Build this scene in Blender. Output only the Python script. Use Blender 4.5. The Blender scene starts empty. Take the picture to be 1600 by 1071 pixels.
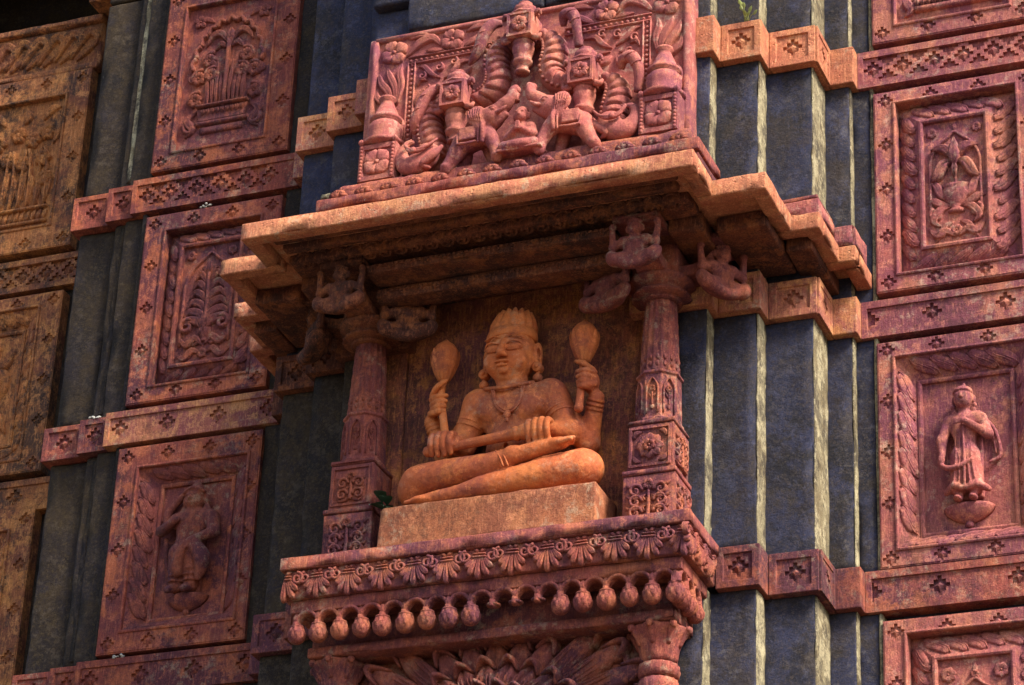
import bpy, math, random
import numpy as np
from mathutils import Vector, Matrix
random.seed(11); RNG = np.random.default_rng(11)
sc = bpy.context.scene
COL = sc.collection
R = math.radians

# ------------------------------------------------------------------ camera
cam_d = bpy.data.cameras.new('camera'); cam = bpy.data.objects.new('camera', cam_d); COL.objects.link(cam)
az, pit, rol = R(22.68353788), R(28.04567146), R(2.71817637)
fw = Vector((-math.sin(az)*math.cos(pit), math.cos(az)*math.cos(pit), math.sin(pit)))
rt0 = Vector((math.cos(az), math.sin(az), 0)); up0 = rt0.cross(fw)
rt = rt0*math.cos(rol) + up0*math.sin(rol); up = up0*math.cos(rol) - rt0*math.sin(rol)
M = Matrix((rt, up, -fw)).transposed().to_4x4(); M.translation = Vector((5.31792638, -12.42333472, -6.11329514))
cam.matrix_world = M
cam_d.sensor_width = 36; cam_d.sensor_fit = 'HORIZONTAL'; cam_d.lens = 4644.503/1600*36
cam_d.clip_start = 0.1; cam_d.clip_end = 2000
sc.camera = cam

# ------------------------------------------------------------------ sky, sun, exposure
SUN_AZ, SUN_EL = 66, 46          # degrees right of the wall's outward normal, height above the horizon
w = bpy.data.worlds.new('World'); sc.world = w; w.use_nodes = True
nt = w.node_tree; bg = nt.nodes['Background']
sky = nt.nodes.new('ShaderNodeTexSky'); sky.sky_type = 'NISHITA'; sky.sun_disc = False
sky.sun_elevation = R(SUN_EL); sky.sun_rotation = R(180-SUN_AZ); sky.dust_density = 2.0; sky.air_density = 1.0
nt.links.new(sky.outputs[0], bg.inputs[0]); bg.inputs[1].default_value = 0.13
sd = bpy.data.lights.new('sun', 'SUN'); sun = bpy.data.objects.new('sun', sd); COL.objects.link(sun)
sd.energy = 3.8; sd.angle = R(16); sd.color = (1.0, 0.92, 0.79)
tosun = Vector((math.sin(R(SUN_AZ))*math.cos(R(SUN_EL)), -math.cos(R(SUN_AZ))*math.cos(R(SUN_EL)), math.sin(R(SUN_EL))))
sun.rotation_euler = tosun.to_track_quat('Z', 'Y').to_euler()
vs = sc.view_settings; vs.view_transform = 'Standard'; vs.look = 'None'; vs.gamma = 1; vs.exposure = 1.25
sc.render.resolution_x = 1024; sc.render.resolution_y = 685

# ------------------------------------------------------------------ materials
MATS = {}
def nd(nt, t, **k):
    n = nt.nodes.new(t)
    for a, b in k.items(): setattr(n, a, b)
    return n
def stone(name, cols, blotch=1.6, streak=0.35, speck=0.25, speck_col=(0.02,0.015,0.015), pale=0.0, pale_col=(0.5,0.42,0.28),
          bump=0.95, rough=0.86, grain=1.25, spec=0.25, pits=0.0, grime=0.7, tool=0.4, black=0.62, fourth=0.9):
    """weathered stone: three colours in blotches, rain streaks, lichen specks, grain"""
    m = bpy.data.materials.new(name); m.use_nodes = True; MATS[name] = m
    t = m.node_tree; L = t.links.new; bs = t.nodes['Principled BSDF']
    bs.inputs['Roughness'].default_value = rough; bs.inputs['Specular IOR Level'].default_value = spec
    geo = nd(t, 'ShaderNodeNewGeometry'); pos = geo.outputs['Position']
    def noise(scale, detail=4, ro=0.6, vec=None, off=0):
        n = nd(t, 'ShaderNodeTexNoise'); n.inputs['Scale'].default_value = scale; n.inputs['Detail'].default_value = detail
        n.inputs['Roughness'].default_value = ro
        mp = nd(t, 'ShaderNodeMapping'); mp.inputs['Location'].default_value = (off, off*1.7, -off)
        if vec: mp.inputs['Scale'].default_value = vec
        L(pos, mp.inputs['Vector']); L(mp.outputs[0], n.inputs['Vector']); return n.outputs['Fac']
    def ramp(fac, a, b):
        r = nd(t, 'ShaderNodeMapRange'); r.inputs['From Min'].default_value = a; r.inputs['From Max'].default_value = b
        L(fac, r.inputs['Value']); return r.outputs[0]
    def mix(fac, a, b, mode='MIX'):
        x = nd(t, 'ShaderNodeMix', data_type='RGBA', blend_type=mode)
        if hasattr(fac, 'node'): L(fac, x.inputs[0])
        else: x.inputs[0].default_value = fac
        for s, v in ((6, a), (7, b)):
            if hasattr(v, 'node'): L(v, x.inputs[s])
            else: x.inputs[s].default_value = (*v, 1)
        return x.outputs[2]
    def mul(f, k):
        x = nd(t, 'ShaderNodeMath', operation='MULTIPLY'); L(f, x.inputs[0])
        if hasattr(k, 'node'): L(k, x.inputs[1])
        else: x.inputs[1].default_value = k
        return x.outputs[0]
    o = sum(map(ord, name)) % 17
    c = mix(ramp(noise(blotch, 5, 0.62, off=o), 0.45, 0.56), cols[0], cols[1])
    c = mix(mul(ramp(noise(blotch*3.1, 6, 0.7, off=o+3), 0.50, 0.58), 0.9), c, cols[2])
    c = mix(mul(ramp(noise(9, 5, 0.65, (1, 1, 0.16), o+5), 0.5, 0.60), streak), c, cols[1])
    if len(cols) > 3: c = mix(mul(ramp(noise(blotch*1.7, 6, 0.75, off=o+9), 0.52, 0.60), fourth), c, cols[3])
    c = mix(mul(ramp(noise(60, 6, 0.8, off=o+1), 0.52, 0.60), speck), c, speck_col)
    c = mix(mul(mul(ramp(noise(7, 8, 0.8, off=o+12), 0.49, 0.56), ramp(noise(34, 6, 0.8, off=o+13), 0.46, 0.54)), grime), c, cols[1] if len(cols) < 4 else cols[3])
    c = mix(mul(ramp(noise(120, 3, 0.7, (1, 1, 0.10), o+4), 0.50, 0.60), tool), c, [q*.45 for q in cols[0]])
    c = mix(mul(ramp(noise(90, 3, 0.7, (1, 1, 0.14), o+8), 0.54, 0.62), tool*.7), c, [min(1, q*1.5+.04) for q in cols[2]])
    c = mix(mul(mul(ramp(noise(2.6, 8, 0.78, (1, 1, 0.55), o+15), 0.505, 0.56), ramp(noise(21, 6, 0.8, off=o+16), 0.46, 0.56)), black), c, (0.020, 0.013, 0.013))
    c = mix(mul(ramp(noise(11, 8, 0.85, off=o+19), 0.54, 0.60), .5), c, [min(1, q*1.35+.02) for q in cols[2]])
    if pale: c = mix(mul(mul(ramp(noise(14, 8, 0.8, off=o+2), 0.53, 0.60), ramp(noise(1.9, 3, 0.6, off=o+6), 0.45, 0.58)), pale), c, pale_col)
    v = nd(t, 'ShaderNodeHueSaturation')
    r2 = nd(t, 'ShaderNodeMapRange'); r2.inputs['To Min'].default_value = 1-0.55*grain; r2.inputs['To Max'].default_value = 1+0.55*grain
    L(noise(150, 3, 0.7), r2.inputs['Value']); L(r2.outputs[0], v.inputs['Value']); L(c, v.inputs['Color'])
    oi = nd(t, 'ShaderNodeObjectInfo'); r3 = nd(t, 'ShaderNodeMapRange'); r3.inputs['To Min'].default_value = 0.88; r3.inputs['To Max'].default_value = 1.12
    L(oi.outputs['Random'], r3.inputs['Value']); v2 = nd(t, 'ShaderNodeHueSaturation'); L(r3.outputs[0], v2.inputs['Value']); L(v.outputs[0], v2.inputs['Color'])
    L(v2.outputs[0], bs.inputs['Base Color'])
    h = nd(t, 'ShaderNodeMath', operation='ADD'); L(mul(noise(22, 9, 0.76), 1.3), h.inputs[0]); L(mul(noise(170, 4, 0.7), 0.35), h.inputs[1])
    ho = h.outputs[0]
    if pits:
        vo = nd(t, 'ShaderNodeTexVoronoi'); vo.inputs['Scale'].default_value = 26; L(pos, vo.inputs['Vector'])
        pm = mul(ramp(vo.outputs['Distance'], 0.20, 0.08), -pits)
        h2 = nd(t, 'ShaderNodeMath', operation='ADD'); L(ho, h2.inputs[0]); L(pm, h2.inputs[1]); ho = h2.outputs[0]
    b = nd(t, 'ShaderNodeBump'); b.inputs['Strength'].default_value = bump; b.inputs['Distance'].default_value = 0.012
    L(ho, b.inputs['Height']); L(b.outputs[0], bs.inputs['Normal'])
    return m
RED   = stone('red_sandstone', [(0.29,0.068,0.050),(0.135,0.036,0.050),(0.41,0.122,0.060)], 1.5, .55, .2, pale=.35, grime=.38, black=.45, tool=.35)
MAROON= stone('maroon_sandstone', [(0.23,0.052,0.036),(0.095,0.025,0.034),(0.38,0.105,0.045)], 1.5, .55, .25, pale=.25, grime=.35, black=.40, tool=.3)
PINK  = stone('pink_sandstone', [(0.38,0.104,0.084),(0.20,0.052,0.074),(0.48,0.165,0.100)], 1.4, .55, .15, pale=.40, pale_col=(.58,.42,.30), grime=.38, black=.42, tool=.35)
CARVED= stone('carved_red_sandstone', [(0.34,0.092,0.076),(0.19,0.050,0.066),(0.42,0.138,0.088)], 1.6, .25, .12, pale=.45, pale_col=(.58,.42,.30), grime=.15, black=.15, tool=.15, bump=.7)
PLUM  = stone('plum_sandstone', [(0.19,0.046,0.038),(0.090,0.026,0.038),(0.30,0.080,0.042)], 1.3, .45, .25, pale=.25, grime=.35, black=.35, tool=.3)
ORANGE= stone('orange_sandstone', [(0.47,0.165,0.082),(0.38,0.115,0.066),(0.52,0.215,0.095)], 1.8, .35, .2, pale=.4, pits=.5, grime=.35, black=.3)
BAND  = stone('banded_sandstone', [(0.42,0.145,0.078),(0.22,0.060,0.062),(0.50,0.22,0.085)], 1.3, .5, .22, pale=.4, grime=.4, black=.4)
OCHRE = stone('ochre_sandstone', [(0.42,0.150,0.048),(0.20,0.065,0.036),(0.52,0.21,0.062),(0.055,0.032,0.024)], 1.9, .5, .45)
STATUE= stone('painted_statue_stone', [(0.50,0.125,0.034),(0.38,0.088,0.032),(0.56,0.165,0.045),(0.17,0.040,0.034)], 1.1, .12, .10, pale=.18, grain=.5, bump=.35, rough=.75, grime=.22, tool=.10, black=.22, fourth=.55)
PLINTH= stone('buff_sandstone', [(0.40,0.130,0.055),(0.26,0.080,0.040),(0.46,0.17,0.072)], 1.8, .5, .25, pale=.35, grime=.4, black=.35)
NICHE = stone('stained_niche_stone', [(0.30,0.085,0.042),(0.17,0.048,0.046),(0.40,0.140,0.036),(0.07,0.028,0.022)], 1.8, .6, .3, fourth=.5, black=.4)
DARK  = stone('dark_basalt', [(0.019,0.020,0.041),(0.014,0.013,0.018),(0.026,0.028,0.060),(0.042,0.030,0.020)], 1.3, .5, .38, (0.10,0.072,0.05), pale=.22, pale_col=(.20,.17,.15), grain=.9, bump=.8, tool=.06, grime=.35, black=.5, fourth=.5)
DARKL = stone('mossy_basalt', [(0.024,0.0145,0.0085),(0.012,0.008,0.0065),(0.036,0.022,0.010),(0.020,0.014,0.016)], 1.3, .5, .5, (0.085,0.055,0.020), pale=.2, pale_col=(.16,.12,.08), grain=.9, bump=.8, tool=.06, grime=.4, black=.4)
CREAM = stone('lime_stained_stone', [(0.26,0.220,0.130),(0.15,0.115,0.062),(0.36,0.31,0.19),(0.06,0.047,0.032)], 2.5, .4, .45, bump=.6, grime=.75, tool=.2)
SHADE_STONE  = stone('sooty_soffit_stone', [(0.15,0.042,0.020),(0.060,0.020,0.015),(0.22,0.070,0.024)], 2.8, .3, .4)  # brown soffit stone, darkened so its colour carries the shade under the eave
EARTH = stone('dusty_earth', [(0.13,0.10,0.07),(0.10,0.08,0.055),(0.16,0.12,0.08)], 0.5, 0, .2)
def leafmat(name, col):
    m = bpy.data.materials.new(name); m.use_nodes = True; t = m.node_tree; bs = t.nodes['Principled BSDF']
    n = nd(t, 'ShaderNodeTexNoise'); n.inputs['Scale'].default_value = 30; g = nd(t, 'ShaderNodeNewGeometry'); t.links.new(g.outputs['Position'], n.inputs['Vector'])
    x = nd(t, 'ShaderNodeMix', data_type='RGBA'); t.links.new(n.outputs['Fac'], x.inputs[0])
    x.inputs[6].default_value = (*[c*.6 for c in col], 1); x.inputs[7].default_value = (*[c*1.4 for c in col], 1)
    t.links.new(x.outputs[2], bs.inputs['Base Color']); bs.inputs['Roughness'].default_value = .5
    return m
LEAF = leafmat('green_leaf', (0.035,0.085,0.05)); TWIG = leafmat('yellow_green_leaf', (0.22,0.24,0.05))

# ------------------------------------------------------------------ mesh helpers
def vnoise(P):
    """smooth value noise in [-1,1] for an (n,3) array"""
    P = np.asarray(P, float); i = np.floor(P).astype(np.int64); f = P-i; f = f*f*(3-2*f)
    def hsh(a):
        h = (a[:,0]*374761393 + a[:,1]*668265263 + a[:,2]*2147483647) & 0xffffffff
        h = ((h ^ (h >> 13))*1274126177) & 0xffffffff
        return ((h ^ (h >> 16)) & 0xffff)/32767.5-1
    r = 0
    for dx in (0,1):
        for dy in (0,1):
            for dz in (0,1):
                wgt = (f[:,0] if dx else 1-f[:,0])*(f[:,1] if dy else 1-f[:,1])*(f[:,2] if dz else 1-f[:,2])
                r = r+wgt*hsh(i+np.array([dx,dy,dz]))
    return r
class MB:
    def __init__(s): s.v = []; s.f = []; s.n = 0; s.smooth = []
    def add(s, V, F, smooth=False):
        V = np.asarray(V, float).reshape(-1, 3); s.v.append(V)
        s.f += [tuple(int(i)+s.n for i in f) for f in F]; s.smooth += [smooth]*len(F); s.n += len(V); return s
    def box(s, x0, x1, y0, y1, z0, z1):
        V = [(x,y,z) for x in (x0,x1) for y in (y0,y1) for z in (z0,z1)]
        return s.add(V, [(0,1,3,2),(4,6,7,5),(0,4,5,1),(2,3,7,6),(0,2,6,4),(1,5,7,3)])
    def rbox(s, x0, x1, y0, y1, z0, z1, r=0.008, step=0.06, amp=0.0025, chip=0.010, freq=9):
        """worn block: rounded, slightly uneven, chipped along its edges"""
        lo = np.array([x0,y0,z0], float); hi = np.array([x1,y1,z1], float); r = min(r, (hi-lo).min()*.45)
        def ax(a, b):
            n = max(1, min(70, int((b-a-2*r)/step))); return [a, a+r*.5]+list(np.linspace(a+r, b-r, n+1))+[b-r*.5, b]
        A = [ax(lo[i], hi[i]) for i in range(3)]
        idx = {}; V = []; F = []
        def vid(i,j,k):
            t = (i,j,k)
            if t not in idx: idx[t] = len(V); V.append((A[0][i],A[1][j],A[2][k]))
            return idx[t]
        n = [len(a) for a in A]
        for i in range(n[0]-1):
            for j in range(n[1]-1):
                F.append((vid(i,j,0),vid(i,j+1,0),vid(i+1,j+1,0),vid(i+1,j,0)))
                F.append((vid(i,j,n[2]-1),vid(i+1,j,n[2]-1),vid(i+1,j+1,n[2]-1),vid(i,j+1,n[2]-1)))
        for i in range(n[0]-1):
            for k in range(n[2]-1):
                F.append((vid(i,0,k),vid(i+1,0,k),vid(i+1,0,k+1),vid(i,0,k+1)))
                F.append((vid(i,n[1]-1,k),vid(i,n[1]-1,k+1),vid(i+1,n[1]-1,k+1),vid(i+1,n[1]-1,k)))
        for j in range(n[1]-1):
            for k in range(n[2]-1):
                F.append((vid(0,j,k),vid(0,j,k+1),vid(0,j+1,k+1),vid(0,j+1,k)))
                F.append((vid(n[0]-1,j,k),vid(n[0]-1,j+1,k),vid(n[0]-1,j+1,k+1),vid(n[0]-1,j,k+1)))
        V = np.array(V); C = np.clip(V, lo+r, hi-r); D = V-C; L = np.linalg.norm(D, axis=1)+1e-12
        ne = (np.abs(D) > 1e-9).sum(1)
        P = C+D/L[:,None]*np.minimum(L, r)[:,None]
        P[ne == 0] = V[ne == 0]
        if amp: P = P+amp*np.stack([vnoise(P*freq+7*a+3.3) for a in range(3)], 1)
        if chip:
            e = (ne >= 2)*np.clip(vnoise(P*freq*.8+31)-.25, 0, 1)*chip*1.6+(ne >= 2)*np.clip(vnoise(P*freq*3+11)-.3, 0, 1)*chip
            cen = (lo+hi)/2
            dirn = -np.sign(P-cen)*(np.abs(D) > 1e-9); P = P+dirn*e[:,None]
        return s.add(P, F, True)
    def prism(s, poly, y0, y1, bev=0.0):
        """polygon in the x-z plane from front y0 to back y1"""
        n = len(poly); V = [(x,y0,z) for x,z in poly]+[(x,y1,z) for x,z in poly]
        return s.add(V, [tuple(range(n)), tuple(range(2*n-1, n-1, -1))]+[(i,i+n,(i+1)%n+n,(i+1)%n) for i in range(n)])
    def loft(s, rings, cap=True, closed=True, smooth=True):
        rings = [np.asarray(r, float) for r in rings]; n = len(rings[0]); V = np.concatenate(rings); F = []
        for a in range(len(rings)-1):
            for i in range(n if closed else n-1):
                j = (i+1) % n; F.append((a*n+i, a*n+j, (a+1)*n+j, (a+1)*n+i))
        if cap: F += [tuple(range(n))[::-1], tuple(range((len(rings)-1)*n, len(rings)*n))]
        return s.add(V, F, smooth)
    def lathe(s, prof, cx, cy, n=24, flute=None, arc=None):
        rings = []
        for r, z in prof:
            ring = []
            for i in range(n):
                a = 2*math.pi*i/n; rr = r*(flute(a, z) if flute else 1)
                ring.append((cx+rr*math.cos(a), cy+rr*math.sin(a), z))
            rings.append(ring)
        return s.loft(rings)
    def ball(s, c, r, nu=10, nv=7):
        r = np.broadcast_to(np.asarray(r, float), (3,)); rings = []
        for j in range(1, nv):
            t = math.pi*j/nv; rings.append([(c[0]+r[0]*math.sin(t)*math.cos(2*math.pi*i/nu), c[1]+r[1]*math.sin(t)*math.sin(2*math.pi*i/nu), c[2]-r[2]*math.cos(t)) for i in range(nu)])
        return s.loft(rings)
    def tube(s, pts, rad, n=8, flat=None):
        """tapered tube through 3-D points; rad a number or a list; flat squashes along y"""
        P, Rr = resample(pts, rad); rings = []
        T = np.gradient(P, axis=0); T /= np.linalg.norm(T, axis=1)[:,None]+1e-12
        N = np.cross(T[0], (0,1,0)); N = N if np.linalg.norm(N) > 1e-3 else np.cross(T[0], (1,0,0))
        for p, t, r in zip(P, T, Rr):
            N = N-t*N.dot(t); N /= np.linalg.norm(N)+1e-12; B = np.cross(t, N)
            rings.append([p+r*(N*math.cos(a)+B*math.sin(a)*(flat or 1)) for a in np.linspace(0, 2*math.pi, n, endpoint=False)])
        return s.loft(rings)
    def build(s, name, mat, parent=None, bevel=0.0, recalc=True, flat=False):
        me = bpy.data.meshes.new(name); V = np.concatenate(s.v)
        off = Vector((0,0,0))
        p = parent
        while p is not None: off += p.location; p = p.parent
        V = V-np.array(off); me.from_pydata(V.tolist(), [], s.f)
        if recalc:
            import bmesh
            bm = bmesh.new(); bm.from_mesh(me); bmesh.ops.recalc_face_normals(bm, faces=bm.faces); bm.to_mesh(me); bm.free()
        me.materials.append(mat)
        if not flat: me.polygons.foreach_set('use_smooth', s.smooth)
        o = bpy.data.objects.new(name, me); COL.objects.link(o)
        if parent: o.parent = parent
        if bevel:
            b = o.modifiers.new('worn_edges', 'BEVEL'); b.width = bevel; b.segments = 2; b.limit_method = 'ANGLE'; b.angle_limit = R(40); b.harden_normals = False
        return o
def resample(pts, rad, per=5):
    P = np.asarray(pts, float); n = len(P)
    if n == 2: t = np.linspace(0, 1, per+1)[:,None]; Q = P[0]*(1-t)+P[1]*t; seg = np.linspace(0, 1, per+1)
    else:
        E = np.vstack([2*P[0]-P[1], P, 2*P[-1]-P[-2]]); out = []; seg = []
        for i in range(n-1):
            a, b, c, d = E[i:i+4]
            for k in range(per):
                t = k/per; out.append(.5*((2*b)+(c-a)*t+(2*a-5*b+4*c-d)*t*t+(3*b-a-3*c+d)*t**3)); seg.append((i+t)/(n-1))
        out.append(P[-1]); seg.append(1.0); Q = np.array(out); seg = np.array(seg)
    rad = np.atleast_1d(np.asarray(rad, float))
    Rr = np.full(len(Q), rad[0]) if len(rad) == 1 else np.interp(seg, np.linspace(0, 1, len(rad)), rad)
    return Q, Rr
class Frame:
    """a carving plane: origin, u, v and outward normal"""
    def __init__(s, o, u=(1,0,0), v=(0,0,1), n=(0,-1,0)):
        s.o = np.array(o, float); s.u = np.array(u, float); s.v = np.array(v, float); s.n = np.array(n, float)
        for a in 'uvn': x = getattr(s, a); setattr(s, a, x/np.linalg.norm(x))
    def p(s, u, v, h=0): return s.o+s.u*u+s.v*v+s.n*h
LEAFW = [0.15, .6, .95, 1.0, .85, .55, .08]
def stroke(mb, fr, pts, wid, hgt, k=7, rib=0.0, per=4, sink=0.004, crown=0.0):
    """carved ridge along 2-D points on a frame: rounded section, tapered; rib>0 grooves its middle like a leaf"""
    P, W = resample(pts, wid, per); T = np.gradient(P, axis=0); T /= np.linalg.norm(T, axis=1)[:,None]+1e-12
    N = np.stack([-T[:,1], T[:,0]], 1); W = np.maximum(W, .0008); wm = W.max(); rings = []
    ts = np.sin(np.linspace(-1, 1, k)*math.pi/2)
    for p, nn, wd in zip(P, N, W):
        hh = hgt*(0.35+0.65*wd/wm); ring = []
        for t in ts:
            z = 1.35*hh*math.sqrt(max(0, 1-abs(t)**4)) if abs(t) < .999 else -sink
            if rib: z -= 1.2*rib*hh*math.exp(-(t/.25)**2)
            q = p+nn*wd*t; ring.append(fr.p(q[0], q[1], z))
        rings.append(ring)
    V = np.concatenate([np.array(r) for r in rings]); F = []
    for a in range(len(rings)-1):
        for i in range(k-1): F.append((a*k+i, a*k+i+1, (a+1)*k+i+1, (a+1)*k+i))
    F.append(tuple(range(k))[::-1]); F.append(tuple(range((len(rings)-1)*k, len(rings)*k)))
    mb.add(V, F, True); return mb
def leaf(mb, fr, pts, w, h, rib=.45): return stroke(mb, fr, pts, [w*x for x in LEAFW], h, 7, rib)
def dome(mb, fr, u, v, ru, rv, h, nu=12, nv=4, dent=0.0):
    rings = []
    for j in range(nv):
        t = j/nv*math.pi/2
        rings.append([fr.p(u+ru*math.cos(t)*math.cos(a), v+rv*math.cos(t)*math.sin(a), h*math.sin(t)-(.003 if j == 0 else 0)) for a in np.linspace(0, 2*math.pi, nu, endpoint=False)])
    n0 = len(rings)*nu; V = np.concatenate([np.array(r) for r in rings]+[np.array([fr.p(u, v, h*(1-dent))])]); F = []
    for a in range(nv-1):
        for i in range(nu): j = (i+1) % nu; F.append((a*nu+i, a*nu+j, (a+1)*nu+j, (a+1)*nu+i))
    for i in range(nu): F.append(((nv-1)*nu+i, (nv-1)*nu+(i+1) % nu, n0))
    mb.add(V, F, True); return mb
def flower(mb, fr, u, v, r, n=6, h=.012, wide=.42, a0=0.0, centre=True):
    for i in range(n):
        a = a0+2*math.pi*i/n; c, s = math.cos(a), math.sin(a)
        stroke(mb, fr, [(u+c*r*.12, v+s*r*.12), (u+c*r*.55, v+s*r*.55), (u+c*r, v+s*r)], [r*wide*.3, r*wide*.95, r*wide, r*wide*.25], h, 7, .5, 3)
    if centre: dome(mb, fr, u, v, r*.2, r*.2, h*1.25, 8, 3)
    return mb
def volute(mb, fr, u, v, r, turns=1.4, a0=0.0, sgn=1, w=.3, h=.012):
    pts = []; n = int(10*turns)
    for i in range(n+1):
        t = i/n; a = a0+sgn*t*turns*2*math.pi; rr = r*(1-.82*t); pts.append((u+rr*math.cos(a), v+rr*math.sin(a)))
    return stroke(mb, fr, pts, [r*w, r*w*.9, r*w*.7], h, 5, 0, 2)
def cells(mb, fr, ue, ve, H, back):
    """plate on a grid of cells, each at its own depth H (None = open); walls wherever neighbours differ"""
    nu, nv = len(ue)-1, len(ve)-1; V = []; F = []; ix = {}
    def vid(i, j, h):
        k = (i, j, round(h, 5))
        if k not in ix: ix[k] = len(V); V.append(fr.p(ue[i], ve[j], -h))
        return ix[k]
    def hh(i, j): return None if i < 0 or j < 0 or i >= nu or j >= nv else H[i][j]
    for i in range(nu):
        for j in range(nv):
            h = H[i][j]
            if h is None: continue
            F.append((vid(i,j,h), vid(i+1,j,h), vid(i+1,j+1,h), vid(i,j+1,h)))
            for di, dj, a, b in ((1,0,(i+1,j),(i+1,j+1)), (-1,0,(i,j+1),(i,j)), (0,1,(i+1,j+1),(i,j+1)), (0,-1,(i,j),(i+1,j))):
                g = hh(i+di, j+dj); g = back if g is None else g
                if g > h+1e-6: F.append((vid(*a,h), vid(*a,g), vid(*b,g), vid(*b,h)))
    mb.add(V, F); return mb
def in_cross(u, v, cu, cv, s):   # stepped diamond
    a, b = abs(u-cu)/s, abs(v-cv)/s
    return a < 2.5 and b < 2.5 and (round(a)+round(b)) <= 2
def cross_edges(c, s): return [c+s*k for k in (-2.5,-1.5,-.5,.5,1.5,2.5)]
def uniq(a, lo, hi):
    a = sorted(x for x in a if lo-1e-6 <= x <= hi+1e-6); out = []
    for x in a:
        if not out or x-out[-1] > 1e-4: out.append(x)
    return out
def boss(fr, u, v, s, depth, mat, parent, hgt=.016, name='cross_boss'):
    """little four-sided pyramid in a stepped cross"""
    j = 1+RNG.uniform(-.12, .12); q = 1.75*s*j; mb = MB()
    base = [fr.p(u-q,v,-depth-.002), fr.p(u,v-q,-depth-.002), fr.p(u+q,v,-depth-.002), fr.p(u,v+q,-depth-.002)]
    tt = .22; top = [fr.p(u-q*tt,v,-depth+hgt), fr.p(u,v-q*tt,-depth+hgt), fr.p(u+q*tt,v,-depth+hgt), fr.p(u,v+q*tt,-depth+hgt)]
    mb.loft([base, top], smooth=False); return mb.build(name, mat, parent, recalc=True)

# ------------------------------------------------------------------ things
def thing(name, label, cat, loc=(0,0,0), group=None):
    o = bpy.data.objects.new(name, None); COL.objects.link(o); o.location = loc; o.empty_display_size = .05
    tag(o, label, cat, group); return o
def tag(o, label, cat, group=None):
    o['label'] = label; o['category'] = cat; o['kind'] = 'thing'
    if group: o['group'] = group
    return o
def struct(o): o['kind'] = 'structure'; return o

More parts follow.
